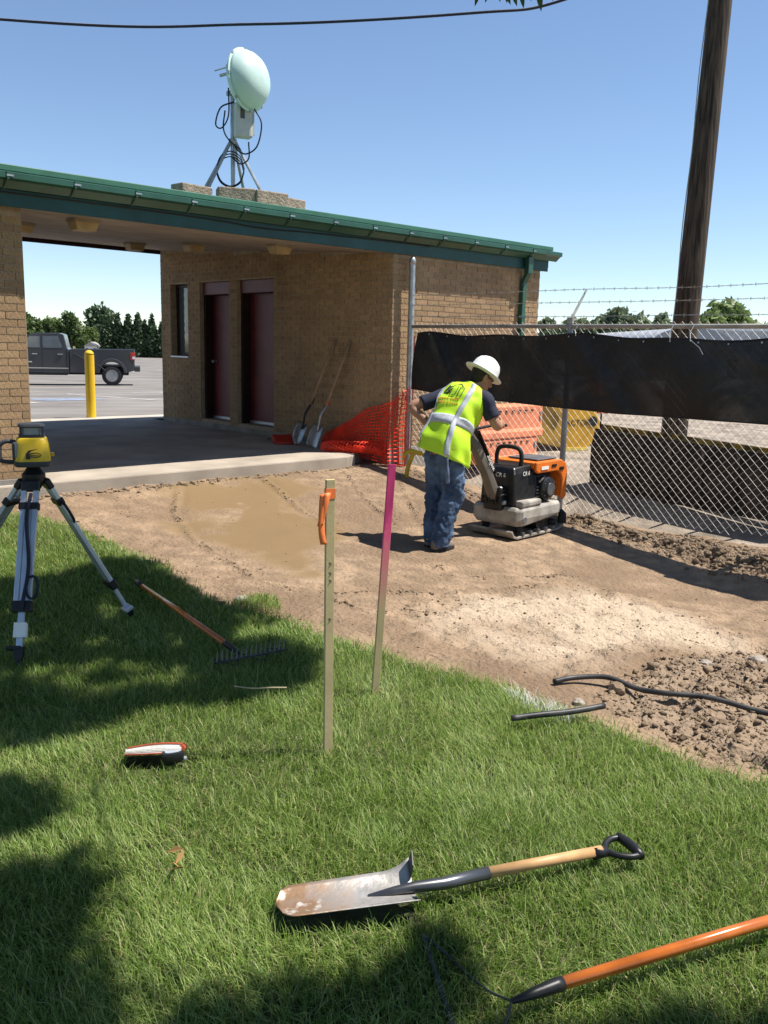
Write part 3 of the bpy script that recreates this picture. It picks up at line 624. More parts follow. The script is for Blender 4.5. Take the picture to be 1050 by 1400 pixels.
MB().tube([(.0, 0, .05), (.25, .02, .05), (.52, .05, .02)], .016, 8).build('handle', M_black, dp, smooth=True)
yh = uv(-.30, -.70, 0); yh.z = dz(yh.x, yh.y)
yk = thing('yellow_hook_tool', 'yellow curved metal hook tool standing in dirt beside the end post', 'tool', yh, 0)
M_yel = mat('yellow_enamel', (.55, .36, .02), .4, var=.15, vs=8)
MB().tube(bez([(-.05, 0, -.04), (-.03, 0, .12), (.01, 0, .24), (.03, 0, .30)], 6), .026, 8).build('stem', M_yel, yk, smooth=True)
MB().tube(bez([(-.09, -.02, .20), (-.08, -.02, .27), (-.02, 0, .315), (.06, 0, .30), (.13, .02, .285), (.15, .02, .25)], 6), [.014]*6+[.028]*19+[.018]*6, 8).build('claw', M_yel, yk, smooth=True)

# ================================================================== WORKER (local: x forward, y to his left, z up)
wp = gp(597, 750, -.10); wp.z = dz(wp.x, wp.y)-.005
wk = thing('person', 'worker in lime safety vest, jeans and white hard hat guiding the compactor', 'person', wp, UA+R_(5))
def ell(c, ax, bx_, ra, rb, n=20, pw=2.3):
    out = []
    for k in range(n):
        w = 2*math.pi*k/n; cs, sn = math.cos(w), math.sin(w)
        x = math.copysign(abs(cs)**(2/pw), cs); y = math.copysign(abs(sn)**(2/pw), sn)
        out.append(Vector(c)+Vector(ax)*ra*x+Vector(bx_)*rb*y)
    return out
def limb(g, pts, rad, n=14):
    pts = bez(pts, 5); m_ = len(pts); rad = list(np.interp(np.linspace(0, 1, m_), np.linspace(0, 1, len(rad)), rad)); g.tube(pts, rad, n)
def remesh(o, vox, sm=4):
    q = o.modifiers.new('remesh', 'REMESH'); q.mode = 'VOXEL'; q.voxel_size = vox; q.use_smooth_shade = True
    q = o.modifiers.new('smooth', 'SMOOTH'); q.iterations = sm; q.factor = .5
def puff(o, strength, scale, tex='CLOUDS'):
    tx = bpy.data.textures.new(o.name+'_folds', tex); tx.noise_scale = scale
    q = o.modifiers.new('folds', 'DISPLACE'); q.texture = tx; q.strength = strength; q.texture_coords = 'LOCAL'
M_skin = mat('skin', (.36, .19, .12), .55, var=.08, vs=30)
M_jean = mat('denim', (.045, .085, .165), .85, var=.35, vs=5, col2=(.12, .19, .30), bump=.25, bs=160, contrast=(.4, .7))
M_vest = mat('lime_vest', (.50, .80, .025), .65, var=.05, vs=4, bump=.15, bs=120)
M_refl = mat('reflective_tape', (.44, .46, .50), .4, var=.12, vs=30)
M_navy = mat('navy_shirt', (.018, .022, .045), .85, var=.25, vs=8)
hips = Vector((.07, 0, .86)); neck = Vector((.40, -.02, 1.37)); headc = Vector((.50, -.045, 1.47))
shL, shR = Vector((.31, .19, 1.30)), Vector((.33, -.20, 1.29))
elL, haL = Vector((.07, .385, 1.20)), Vector((.16, .20, 1.00))
elR, haR = Vector((.38, -.31, 1.07)), Vector((.57, -.225, 1.075))
hd_rot = Matrix.Translation(headc) @ Matrix.Rotation(R_(-24), 4, 'Z') @ Matrix.Rotation(R_(28), 4, 'Y')
g = MB()
limb(g, [(.02, 0, .80), (.07, 0, .95), (.20, 0, 1.13), (.32, 0, 1.29), neck, headc-Vector((.02, 0, .05))], [.10, .11, .13, .12, .062, .055])
for sy, sh, el, ha in ((1, shL, elL, haL), (-1, shR, elR, haR)):
    limb(g, [sh.lerp(Vector((.30, 0, 1.28)), .5), sh, sh.lerp(el, .55), el, el.lerp(ha, .45), ha], [.06, .062, .050, .043, .040, .028])
    hip = Vector((.07, sy*.095, .86)); kn = Vector((.085, sy*.10, .46)) if sy > 0 else Vector((.10, -.10, .46)); an = Vector((.045*sy, sy*.075, .08))
    limb(g, [(.06, 0, .84), hip, kn, an], [.08, .085, .06, .04])
# head
rings = []
for z, ra, rb, cx_ in ((-.125, .035, .045, .035), (-.105, .05, .066, .025), (-.07, .062, .088, .012), (-.02, .072, .098, .0), (.03, .077, .102, -.006), (.08, .072, .094, -.008), (.115, .05, .066, -.008), (.13, .018, .022, -.008)):
    rings.append([hd_rot @ p for p in ell((cx_, 0, z), (0, 1, 0), (1, 0, 0), ra, rb, 16, 2.1)])
g.loft(rings)
g.tube([hd_rot @ Vector(p) for p in ((.092, 0, .025), (.112, 0, -.01), (.122, 0, -.028), (.098, 0, -.04))], [.008, .011, .015, .010], 8)
g.tube([hd_rot @ Vector(p) for p in ((.088, -.02, -.068), (.097, 0, -.067), (.088, .02, -.068))], .009, 6)
for sy in (-1, 1): g.loft([[hd_rot @ (p+Vector((0, sy*w_, 0))) for p in ell((-.008, 0, -.01), (1, 0, .2), (0, 0, 1), .02*sc, .034*sc, 10)] for w_, sc in ((.066, .8), (.080, 1.0), (.088, .8))])
# hands: palm, four fingers, thumb
def hand(ha, d, side, up, curl):
    d, side, up = Vector(d).normalized(), Vector(side).normalized(), Vector(up).normalized()
    g.loft([ell(ha+d*t, side, up, a, b, 10) for t, a, b in ((-.02, .026, .02), (.02, .036, .017), (.06, .043, .016), (.095, .041, .014))])
    for k, ln in enumerate((.066, .075, .070, .054)):
        p = ha+d*.085+side*(.031-.0207*k); a1 = curl; q = p+(d*math.cos(a1)-up*math.sin(a1))*ln*.5; a2 = curl*2.1; r = q+(d*math.cos(a2)-up*math.sin(a2))*ln*.34; a3 = curl*2.9; e = r+(d*math.cos(a3)-up*math.sin(a3))*ln*.26
        g.tube([p, q, r, e], [.0095, .009, .0085, .0065], 8)
    p = ha+d*.025+side*.036; q = p+(d*.6+side*.55-up*.35).normalized()*.045; r = q+(d*.85+side*.05-up*.6).normalized()*.034
    g.tube([p, q, r], [.012, .0105, .008], 8)
hand(haR, (.80, .35, -.10), (.1, .35, .93), (.2, -.93, .35), .62)
hand(haL, (.35, -.55, -.6), (.6, .5, .5), (-.4, .8, -.2), .35)
body = g.build('body', M_skin, wk, smooth=True); remesh(body, .0062, 3)
hr = MB().loft([[hd_rot @ p for p in ell((cx_, 0, z), (0, 1, 0), (1, 0, 0), ra, rb, 16, 2.1)] for z, ra, rb, cx_ in ((-.085, .055, .045, -.055), (-.05, .070, .062, -.047), (-.01, .080, .080, -.030), (.04, .084, .098, -.016), (.09, .078, .094, -.016))])
hr = hr.build('hair', mat('dark_hair', (.03, .022, .016), .8, var=.3, vs=60, bump=.4, bs=200), wk, smooth=True)
MB().tube([hd_rot @ Vector(p) for p in ((-.01, -.082, .005), (.06, -.080, .012), (.095, -.05, .012), (.104, 0, .012), (.095, .05, .012), (.06, .080, .012), (-.01, .082, .005))], .005, 6).build('safety_glasses', M_black, wk, smooth=True)
# hard hat with full brim
hm = hd_rot @ Matrix.Translation((-.003, 0, .045)) @ Matrix.Rotation(R_(4), 4, 'Y') @ Matrix.Diagonal((1.13, 1, 1, 1))
M_hat = mat('white_hard_hat', (.80, .80, .78), .3, var=.03, vs=4, spec=.5)
hat = MB().lathe([(.158, -.012), (.160, -.006), (.140, .002), (.116, .012), (.113, .04), (.106, .075), (.088, .108), (.058, .130), (.025, .140), (0, .141)], 36, hm).build('hard_hat', M_hat, wk, smooth=True, ang=55, solid=.004)
for yy in (-.028, 0, .028): MB().tube([hm @ Vector((x, yy, .012+.131*math.sqrt(max(0, 1-(x/.116)**2-(yy/.116)**2)))) for x in np.linspace(-.10, .10, 13)], .006, 6).build('crown_rib', M_hat, hat, smooth=True)
# jeans
g = MB()
g.loft([ell(c, (0, 1, 0), (1, 0, -.1), ra, rb, 20, 2.5) for c, ra, rb in (((.06, 0, .74), .165, .11), ((.055, 0, .84), .170, .118), ((.07, 0, .93), .160, .105), ((.10, 0, 1.00), .150, .095))])
for sy, dx, dk in ((1, .045, 0.02), (-1, -.05, .0)):
    limb(g, [(.06, sy*.085, .82), (.075+dk, sy*.092, .62), (.07+dk, sy*.098, .46), (.03+dx*.6, sy*.085, .26), (dx, sy*.075, .075), (dx-.005, sy*.075, .035)], [.112, .102, .092, .088, .088, .092])
jn = g.build('jeans', M_jean, wk, smooth=True); remesh(jn, .010, 3); puff(jn, .05, .10); puff(jn, .03, .035)
MB().add([(-.078, -.135, .76), (-.082, -.03, .75), (-.092, -.03, .88), (-.088, -.135, .89)], [(0, 1, 2, 3)]).build('back_pocket', M_jean, wk, solid=.008)
MB().tube(bez([(-.08, -.14, .86), (-.10, -.16, .78), (-.105, -.17, .68), (-.09, -.165, .60)], 5), [.010]*8+[.016]*8, 8).build('pocket_rag', mat('denim_rag', (.10, .14, .22), .9, var=.3, vs=12), wk, smooth=True)
for sy, dx in ((1, .045), (-1, -.05)):
    sh = MB().loft([ell((dx+x, sy*.075, zc), (0, 1, 0), (0, 0, 1), a, b, 14, 2.6) for x, zc, a, b in ((-.10, .045, .018, .030), (-.085, .052, .034, .045), (-.02, .060, .040, .056), (.05, .050, .044, .045), (.11, .040, .047, .034), (.155, .033, .040, .027), (.178, .028, .020, .018))]).build('work_shoe', mat('suede_boot', (.20, .155, .12), .9, var=.2, vs=20), wk, smooth=True)
    MB().loft([ell((dx+.04, sy*.075, z), (1, 0, 0), (0, 1, 0), .145, .050, 18, 2.6) for z in (.0, .024)]).build('sole', M_rubber, sh)
# shirt sleeves and collar
g = MB()
for sh, el in ((shL, elL), (shR, elR)): limb(g, [sh.lerp(Vector((.30, 0, 1.27)), .6), sh, sh.lerp(el, .35), sh.lerp(el, .72)], [.085, .078, .070, .074])
g.loft([ell(c, (0, 1, 0), (1, 0, -.6), ra, rb, 16) for c, ra, rb in (((.15, 0, 1.05), .15, .11), ((.29, 0, 1.26), .17, .11), ((.375, -.01, 1.355), .085, .075), ((.405, -.02, 1.39), .068, .066))])
st_ = g.build('shirt', M_navy, wk, smooth=True); remesh(st_, .010, 3)
# vest as one lofted shell; the same surface carries stripes and emblem
VS = [((.040, 0, .80), .222, .182), ((.055, 0, .90), .218, .178), ((.115, 0, 1.03), .198, .158), ((.19, 0, 1.13), .205, .160), ((.255, 0, 1.22), .222, .155), ((.305, 0, 1.295), .226, .140), ((.345, 0, 1.35), .190, .108), ((.385, -.01, 1.385), .088, .078)]
def vsurf(th, t, off=0.0):
    k = min(len(VS)-2, int(t*(len(VS)-1))); f = t*(len(VS)-1)-k
    sm = f; c0, a0, b0 = VS[k]; c1, a1, b1 = VS[k+1]; c = Vector(c0).lerp(Vector(c1), sm); ra = a0+(a1-a0)*sm; rb = b0+(b1-b0)*sm
    tg = (Vector(VS[min(k+2, len(VS)-1)][0])-Vector(VS[max(k-1, 0)][0])).normalized(); sd = Vector((0, 1, 0)); bk = tg.cross(sd)*-1
    bk = -(sd.cross(tg))
    cs, sn = math.cos(th), math.sin(th); pw = 2.5
    x = math.copysign(abs(cs)**(2/pw), cs); y = math.copysign(abs(sn)**(2/pw), sn)
    wr = .006*math.sin(th*5+t*17)+.007*math.sin(t*31+th*3)*math.exp(-((t-.35)/.25)**2)+.012*max(0, .18-t)/.18*math.sin(th*7)
    wr += .016*(abs(math.sin(t*11+th*1.9+.6*math.sin(th*3)))**.6-.65)*math.exp(-((t-.18)/.22)**2)+.010*(abs(math.sin(t*9-th*2.3))**.6-.65)*math.exp(-((t-.62)/.2)**2)
    p = c+sd*(ra+wr+off)*x+bk*(rb+wr+off)*y
    if t < .2 and y < 0: p.z -= (.2-t)*.12*(-y)
    if t < .2: p.z += (.2-t)*.25*cs
    return p
if vsurf(math.pi/2, .5).x > vsurf(-math.pi/2, .5).x: BACK = -math.pi/2
else: BACK = math.pi/2
vest = MB().grid([[vsurf(2*math.pi*k/48, i/40) for k in range(49)] for i in range(41)]).build('vest', M_vest, wk, smooth=True, solid=.004)
def patch(name, m, th0, th1, t0, t1, nt=12, ns=6, off=.005):
    return MB().grid([[vsurf(th0+(th1-th0)*j/ns, t0+(t1-t0)*i/nt, off) for j in range(ns+1)] for i in range(nt+1)]).build(name, m, vest, smooth=True, solid=.002)
patch('reflective_band', M_refl, 0, 2*math.pi, .285, .365, 4, 48)
sgn = 1 if BACK > 0 else -1
for a in (38, -38):
    th = BACK+R_(a); patch('reflective_stripe', M_refl, th-.13, th+.13, .012, .90, 34, 3, .0065)
for a in (142, -142):
    th = BACK+R_(a); patch('reflective_stripe', M_refl, th-.13, th+.13, .05, .90, 34, 3, .0065)
# emblem: three peaked outlines and two lines of orange lettering
def vmark(x, y): return vsurf(BACK+1.25*x*(1 if BACK > 0 else -1), .68+y*1.2, .008)
SX = 1
def stroke(pts, w=.0036): return MB().tube([vmark(SX*x, y) for x, y in pts], w, 5).build('emblem', M_navy, vest)
stroke([(-.36, -.03), (-.20, .07), (-.08, .0), (-.14, -.03), (-.36, -.03)]); stroke([(-.14, .03), (.05, .13), (.18, .06)]); stroke([(-.16, -.06), (-.05, .02), (-.05, -.08)])
stroke([(.06, .05), (.06, -.06), (-.02, -.07)]); stroke([(.14, .03), (.27, .03), (.27, -.08), (.14, -.08), (.14, .03)]); stroke([(-.24, .03), (-.18, -.01)])
M_olt = mat('orange_print', (.55, .22, .03), .7)
for row, yy in enumerate((-.13, -.175)):
    for k in range(9):
        x0 = -.34+.07*k+row*.05; MB().tube([vmark(SX*x0, yy), vmark(SX*(x0+.015), yy+.022), vmark(SX*(x0+.045), yy), vmark(SX*(x0+.05), yy+.02)], .0028, 4).build('lettering', M_olt, vest)

# ================================================================== PLATE COMPACTOR (local: x forward, y left)
cp = Vector((1.30, 8.50, 0)); cp.z = dz(cp.x, cp.y)+.0
pc = thing('plate_compactor', 'orange, grey and black plate compactor standing on the damp packed dirt', 'compactor', cp, UA+R_(4))
M_or = mat('compactor_orange', (.72, .17, .02), .4, var=.08, vs=6)
M_gr = mat('compactor_grey', (.33, .305, .265), .6, var=.3, vs=7, bump=.1)
M_eng = mat('engine_black', (.014, .014, .015), .35, var=.4, vs=20)
prof = [(-.46, .075), (-.42, .02), (-.36, 0), (.34, 0), (.42, .03), (.47, .10), (.45, .115), (.40, .05), (.33, .022), (-.36, .022), (-.41, .04), (-.445, .09)]
MB().prism(prof, -.25, .25, Matrix(((1, 0, 0, 0), (0, 0, 1, 0), (0, 1, 0, .005), (0, 0, 0, 1)))).build('base_plate', mat('dusty_plate_steel', (.30, .27, .23), .7, metal=.3, var=.3, vs=10), pc, bevel=.004)
for k in range(5): MB().box(-.28+.13*k, -.26+.13*k, -.26, -.20, .028, .06).build('plate_rib', M_steel, pc)
MB().lathe([(.085, -.2), (.10, -.19), (.10, .19), (.085, .2)], 18, Matrix.Translation((.12, 0, .125)) @ Matrix.Rotation(R_(90), 4, 'X')).build('exciter', M_eng, pc, smooth=True, ang=40)
for x in (-.26, .30):
    for y in (-.19, .19): MB().lathe([(.035, 0), (.042, .03), (.035, .06)], 12, Matrix.Translation((x, y, .05))).build('rubber_mount', M_rubber, pc, smooth=True)
lo = [(-.40, -.24), (-.33, -.28), (.30, -.28), (.40, -.20), (.40, .20), (.30, .28), (-.33, .28), (-.40, .24)]
g = MB(); g.loft([[(x*.90, y*.93, .12 if abs(x) > .3 else .17) for x, y in lo], [(x, y, .17 if abs(x) > .35 else .20) for x, y in lo], [(x, y, .27) for x, y in lo], [(x*.95, y*.94, .30) for x, y in lo]])
hood = g.build('lower_hood', M_gr, pc, bevel=.012)
MB().box(-.34, -.02, -.275, -.16, .295, .36).build('hood_shoulder', M_gr, hood, bevel=.02)
for y in (-.272, .272): MB().lathe([(0, -.012), (.03, -.012), (.03, .012), (0, .012)], 14, Matrix.Translation((-.30, y, .185)) @ Matrix.Rotation(R_(90), 4, 'X')).build('hood_bolt', M_steel, hood)
MB().loft([[(-.36, -.20, .30), (-.03, -.22, .30), (-.03, .22, .30), (-.36, .20, .30)], [(-.36, -.18, .60), (-.06, -.19, .62), (-.06, .19, .62), (-.36, .18, .60)], [(-.33, -.15, .66), (-.07, -.17, .68), (-.07, .17, .68), (-.33, .15, .66)]]).build('rear_cover', M_eng, pc, bevel=.015)
text_mesh('CR 6', .055, 'model_lettering', M_white, pc, Matrix(((0, 0, -1, -.364), (-1, 0, 0, -.03), (0, 1, 0, .585), (0, 0, 0, 1))))
text_mesh('CR 6', .055, 'model_lettering', M_white, pc, Matrix(((1, 0, 0, -.19), (0, 0, -1, -.198), (0, 1, 0, .60), (0, 0, 0, 1))))
eng = MB().loft([[(-.02, -.17, .31), (.30, -.17, .31), (.30, .17, .31), (-.02, .17, .31)], [(-.02, -.19, .42), (.31, -.19, .42), (.31, .19, .42), (-.02, .19, .42)], [(.0, -.16, .58), (.28, -.16, .58), (.28, .16, .58), (.0, .16, .58)]]).build('engine', M_eng, pc, bevel=.02)
rs = MB().lathe([(0, -.05), (.055, -.05), (.09, -.042), (.115, -.02), (.12, .03)], 26, Matrix.Translation((.15, -.205, .43)) @ Matrix.Rotation(R_(-90), 4, 'X')).build('recoil_starter', M_eng, eng, smooth=True, ang=35)
MB().lathe([(.035, -.056), (.062, -.056), (.062, -.046), (.035, -.046)], 20, Matrix.Translation((.15, -.205, .43)) @ Matrix.Rotation(R_(-90), 4, 'X')).build('starter_ring', M_steel, eng)
for k in range(10):
    w = 2*math.pi*k/10; MB().box(.07, .105, -.003, .003, -.040, -.030, Matrix.Translation((.15, -.205, .43)) @ Matrix.Rotation(R_(-90), 4, 'X') @ Matrix.Rotation(w, 4, 'Z')).build('starter_slot', M_steel, eng)
for k in range(5): MB().box(.0, .06, -.197, -.185, .33+.03*k, .34+.03*k).build('cooling_fin', M_steel, eng)
MB().tube(bez([(.02, -.2, .50), (.05, -.215, .53), (.10, -.21, .55)], 5), .012, 6).build('fuel_line', M_steel, eng)
# orange upper shell: arched side frame with openings
side = [(-.10, .70), (.34, .70), (.42, .66), (.45, .58), (.45, .33), (.40, .30), (.37, .33), (.37, .50), (.34, .56), (.27, .595), (-.06, .595), (-.10, .62)]
for y0 in (-.245, .215): MB().prism(side, y0, y0+.03, Matrix(((1, 0, 0, 0), (0, 0, 1, 0), (0, 1, 0, 0), (0, 0, 0, 1)))).build('orange_frame', M_or, pc, bevel=.010)
MB().box(-.09, .36, -.214, .214, .635, .695).build('top_shell', M_or, pc, bevel=.015)
MB().box(.375, .449, -.214, .214, .33, .64).build('front_guard', M_or, pc, bevel=.012)
MB().box(.02, .36, -.17, .17, .699, .716).build('top_pad', mat('dusty_dark_pad', (.10, .10, .11), .8, var=.3), pc, bevel=.008)
MB().box(.30, .37, -.253, -.2455, .60, .63).box(.16, .24, -.2515, -.2465, .64, .665).build('frame_slot', M_eng, pc)
MB().box(-.02, .10, -.2515, -.2465, .625, .655).build('label_plate', M_white, pc)
MB().tube(bez([(-.20, -.13, .63), (-.20, -.14, .76), (-.20, -.09, .83), (-.20, .09, .83), (-.20, .14, .76), (-.20, .13, .63)], 8), .021, 10).build('lifting_bar', M_rubber, pc, smooth=True)
MB().tube([(.44, -.22, .06), (.44, -.22, .15), (.43, -.20, .19)], [.045, .04, .02], 8).build('front_bumper', M_rubber, pc)
for (x, y, z) in ((-.40, -.10, .34), (-.41, -.02, .40), (-.40, .06, .33), (-.41, -.06, .46)): MB().lathe([(.02, -.03), (.03, 0), (.02, .03)], 10, Matrix.Translation((x, y, z)) @ Matrix.Rotation(R_(90), 4, 'X')).build('pivot_bolt', M_steel, pc, smooth=True)
MB().box(-.45, -.36, -.10, .10, .26, .48).build('pivot_block', M_eng, pc, bevel=.02)
for k in range(6): MB().tube(bez([(-.38, -.12+.045*k, .42), (-.46, -.10+.04*k, .40-.02*(k % 3)), (-.43, -.08+.03*k, .30), (-.38, -.1+.04*k, .28)], 4), .009, 5).build('hydraulic_hose', M_rubber, pc, smooth=True)
hp = MB().loft([ell(c, (0, 1, 0), (.6, 0, .8), a, b, 10, 3.2) for c, a, b in (((-.42, 0, .40), .06, .055), ((-.55, 0, .62), .05, .05), ((-.72, 0, .86), .045, .05), ((-.86, 0, .98), .05, .055), ((-.95, 0, .99), .05, .04))]).build('guide_handle', mat('handle_bronze_grey', (.13, .115, .095), .5, var=.15), pc, smooth=True, ang=40)
MB().loft([ell(c, (0, 1, 0), (.6, 0, .8), .052, b, 10, 3.2) for c, b in (((-.50, 0, .585), .012), ((-.78, 0, .98), .012))], Matrix.Translation((.045, 0, .03))).build('handle_strip', M_black, hp)
text_mesh('weber', .07, 'handle_lettering', M_white, hp, frame((-.565, -.057, .715), (-.28, 0, .40), (0, -1, 0)) @ Matrix.Rotation(R_(0), 4, 'Z'))
hw_ = PM[pc.name].inverted() @ (PM[wk.name] @ (haR+Vector((.80, .35, -.10)).normalized()*.095+Vector((-.004, .018, -.012))))
MB().tube(bez([(-.93, .0, .98), (-.99, .0, 1.01), Vector((-.97, -.02, 1.03)).lerp(hw_, .5), hw_+Vector((0, .05, 0)), hw_, hw_-Vector((0, .06, 0))], 6), .013, 8).build('control_grip', M_rubber, hp, smooth=True)
MB().tube(bez([(-.93, .0, .98), (-.99, .0, 1.01), (-.97, .16, 1.03), (-.92, .24, 1.03)], 6), .013, 8).build('control_grip', M_rubber, hp, smooth=True)
MB().box(-.90, -.84, -.05, .05, 1.0, 1.05).build('control_knob', M_or, hp, bevel=.012)

# ================================================================== SURVEY STAKES
def wood_stake(base, top, label, paint, w=.036, d=.013, rz=0.0):
    t = thing('survey_stake', label, 'stake', base, 0); P = top-base; ax = P.normalized()
    sd = Vector((math.cos(rz), math.sin(rz), 0)); sd = (sd-ax*sd.dot(ax)).normalized(); nn = ax.cross(sd)
    M = Matrix(((sd.x, nn.x, ax.x, 0), (sd.y, nn.y, ax.y, 0), (sd.z, nn.z, ax.z, 0), (0, 0, 0, 1)))
    MB().loft([[(-w/2*f, -d/2, z), (w/2*f, -d/2, z), (w/2*f, d/2, z), (-w/2*f, d/2, z)] for z, f in ((-.16, .2), (-.08, 1), (P.length, 1))], M).build('lath', paint, t, bevel=.0015)
    return t, M, P.length
s1, M1, L1 = wood_stake(gp(448, 1025, -.02), Vector((-.212, 3.43, 1.108)), 'bare wooden survey stake with orange flagging tape hanging near its top', M_wood, rz=R_(24), d=.018)
M_tape = mat('orange_flagging', (.92, .22, .06), .5, var=.06, vs=10)
MB().box(-.0195, .0195, -.0105, .0105, L1-.075, L1-.035, M1).build('tape_wrap', M_tape, s1)
rows = []
for i in range(20):
    t = i/19; rows.append([tuple(M1 @ Vector((-.028-.012*math.sin(t*3)+x*.017*(1-.3*t), -.014-.006*math.sin(t*6+x), L1-.055-.20*t)) ) for x in (-1, 0, 1)])
MB().grid(rows).build('tape_tail', M_tape, s1, smooth=True, solid=.0008)
rows = [[tuple(M1 @ Vector((-.015-.03*t+x*.012, -.016-.004*math.sin(t*5), L1-.05-.13*t)) ) for x in (-1, 0, 1)] for t in np.linspace(0, 1, 12)]
MB().grid(rows).build('tape_tail', M_tape, s1, smooth=True, solid=.0008)
mk = mat('pencil_marks', (.10, .08, .06), .9)
for k, z in enumerate((.78, .74, .71, .55)): MB().tube([M1 @ Vector((-.006, -.0095, z)), M1 @ Vector((.006, -.0095, z+.012)), M1 @ Vector((-.004, -.0095, z+.02))], .0012, 4).build('pencil_mark', mk, s1)
m = mat('pink_sprayed_wood', (.50, .39, .20), .75, var=.10, vs=5, bump=.05, bs=60); n, L, b = nodes(m)
tcn = n.new('ShaderNodeTexCoord'); sp = n.new('ShaderNodeSeparateXYZ'); L.new(tcn.outputs['Object'], sp.inputs[0]); no = n.new('ShaderNodeTexNoise'); no.inputs['Scale'].default_value = 40; L.new(tcn.outputs['Object'], no.inputs['Vector'])
ad = n.new('ShaderNodeMath'); ad.operation = 'MULTIPLY_ADD'; ad.inputs[1].default_value = .22; L.new(no.outputs['Fac'], ad.inputs[0]); L.new(sp.outputs['Z'], ad.inputs[2])
mr = n.new('ShaderNodeMapRange'); mr.inputs[1].default_value = .50; mr.inputs[2].default_value = .95; L.new(ad.outputs[0], mr.inputs[0])
mx = n.new('ShaderNodeMix'); mx.data_type = 'RGBA'; L.new(mr.outputs[0], mx.inputs[0]); L.new(n[m['ramp']].outputs[0], mx.inputs[6]); mx.inputs[7].default_value = (.88, .07, .24, 1); L.new(mx.outputs[2], b.inputs['Base Color'])
wood_stake(gp(513, 945, -.02), Vector((.032, 4.10, 1.085)), 'wooden survey stake with its upper half sprayed pink', m, rz=R_(20), d=.016)

# ================================================================== LASER LEVEL ON TRIPOD
hd0 = Vector((-1.93, 4.85, .90))
tp = thing('tripod', 'aluminium surveyor tripod with black straps standing on the lawn', 'tripod', (hd0.x, hd0.y, 0))
tl = lambda p: Vector(p)-Vector((hd0.x, hd0.y, 0))
feet = [gp(25, 905, -.02), gp(180, 842, -.02), Vector((-2.62, 5.02, -.02))]
MB().lathe([(.03, .80), (.050, .83), (.062, .86), (.062, .89), (.05, .90), (.03, .93)], 20).build('head_plate', M_black, tp, smooth=True, ang=40)
M_str = mat('navy_strap', (.012, .014, .028), .7, var=.2)
for k, f in enumerate(feet):
    e = tl(f); d0 = Vector((e.x, e.y, 0)).normalized(); top_ = d0*.065+Vector((0, 0, .84)); d = (e-top_); ln = d.length; d.normalize()
    sd = d0.cross(Vector((0, 0, 1))).normalized(); nn = d.cross(sd)
    M = Matrix(((sd.x, nn.x, d.x, top_.x), (sd.y, nn.y, d.y, top_.y), (sd.z, nn.z, d.z, top_.z), (0, 0, 0, 1)))
    cut = .70 if k != 1 else .74
    lg = MB().box(-.045, -.017, -.013, .013, .0, ln*cut, M).box(.017, .045, -.013, .013, .0, ln*cut, M).box(-.0165, .0165, -.010, .010, ln*.10, ln*(cut+.05), M).build('leg', M_alu, tp, bevel=.004)
    MB().box(-.048, .048, -.018, .018, -.02, .04, M).build('hinge', M_black, lg, bevel=.008)
    MB().box(-.053, .053, -.021, .021, ln*.11, ln*.15, M).build('clamp', M_black, lg, bevel=.006)
    MB().box(-.052, .052, -.022, .022, ln*cut-.03, ln*cut+.03, M).build('clamp', M_black, lg, bevel=.006)
    MB().box(-.016, .016, -.011, .011, ln*cut+.031, ln*.93, M).build('lower_leg', M_alu, lg, bevel=.003)
    MB().loft([[M @ Vector(p) for p in ((-.024*w_, -.018*w_, z), (.024*w_, -.018*w_, z), (.024*w_, .018*w_, z), (-.024*w_, .018*w_, z))] for z, w_ in ((ln*.92, 1), (ln*.97, .9), (ln+.03, .12))]).build('foot_spike', M_black, lg)
    MB().box(-.01, .065, -.022, .03, ln*.915, ln*.935, M).build('foot_step', M_alu if k == 1 else M_black, lg, bevel=.003)
    if k == 0:
        o_ = -1 if (M @ Vector((0, -1, 0))).y < (M @ Vector((0, 1, 0))).y else 1
        MB().tube([M @ Vector((-.012+.012*math.sin(t*7), o_*(.030+.006*math.sin(t*9)), .06+ln*.66*t)) for t in np.linspace(0, 1, 20)], .010, 5).build('carry_strap', M_str, lg)
        MB().tube([M @ Vector((-.05+.03*math.cos(w), o_*.032, ln*.60+.06*math.sin(w))) for w in np.linspace(0, 5.2, 12)], .008, 5).build('carry_strap', M_str, lg)
        MB().box(-.03, .03, -.0235, .0235, ln*.79, ln*.87, M).build('leg_label', M_white, lg)
    if k == 1: MB().tube(bez([M @ Vector((.05, 0, ln*.13)), M @ Vector((.09, .0, ln*.15)), M @ Vector((.085, 0, ln*.24)), M @ Vector((.055, 0, ln*.27))], 5), .008, 6).build('clamp_lever', M_black, lg)
lz = .935
ll = thing('laser_level', 'yellow rotating laser level with black carry handle mounted on the tripod', 'laser level', (hd0.x, hd0.y, lz), R_(22))
M_ly = mat('laser_yellow', (.62, .42, .02), .38, var=.06, vs=8); M_ld = mat('laser_charcoal', (.045, .05, .06), .5, var=.15)
def rr(hx, hy, z, p=4.0, n=28): return ell((0, 0, z), (1, 0, 0), (0, 1, 0), hx, hy, n, p)
MB().loft([rr(.092, .082, .0), rr(.098, .088, .012), rr(.098, .088, .03)]).build('base_housing', M_ld, ll, smooth=True, ang=40)
bd = MB().loft([rr(.094, .086, .0305), rr(.093, .085, .06), rr(.086, .078, .12), rr(.078, .070, .15), rr(.070, .062, .157)]).build('body', M_ly, ll, smooth=True, ang=45)
MB().loft([rr(.066, .060, .157), rr(.068, .062, .172)]).build('turret_base', M_ld, ll, smooth=True, ang=40)
tu = MB().loft([rr(.064, .058, .212), rr(.070, .064, .218), rr(.066, .060, .230), rr(.03, .03, .234)]).build('turret_cap', M_ld, ll, smooth=True, ang=40)
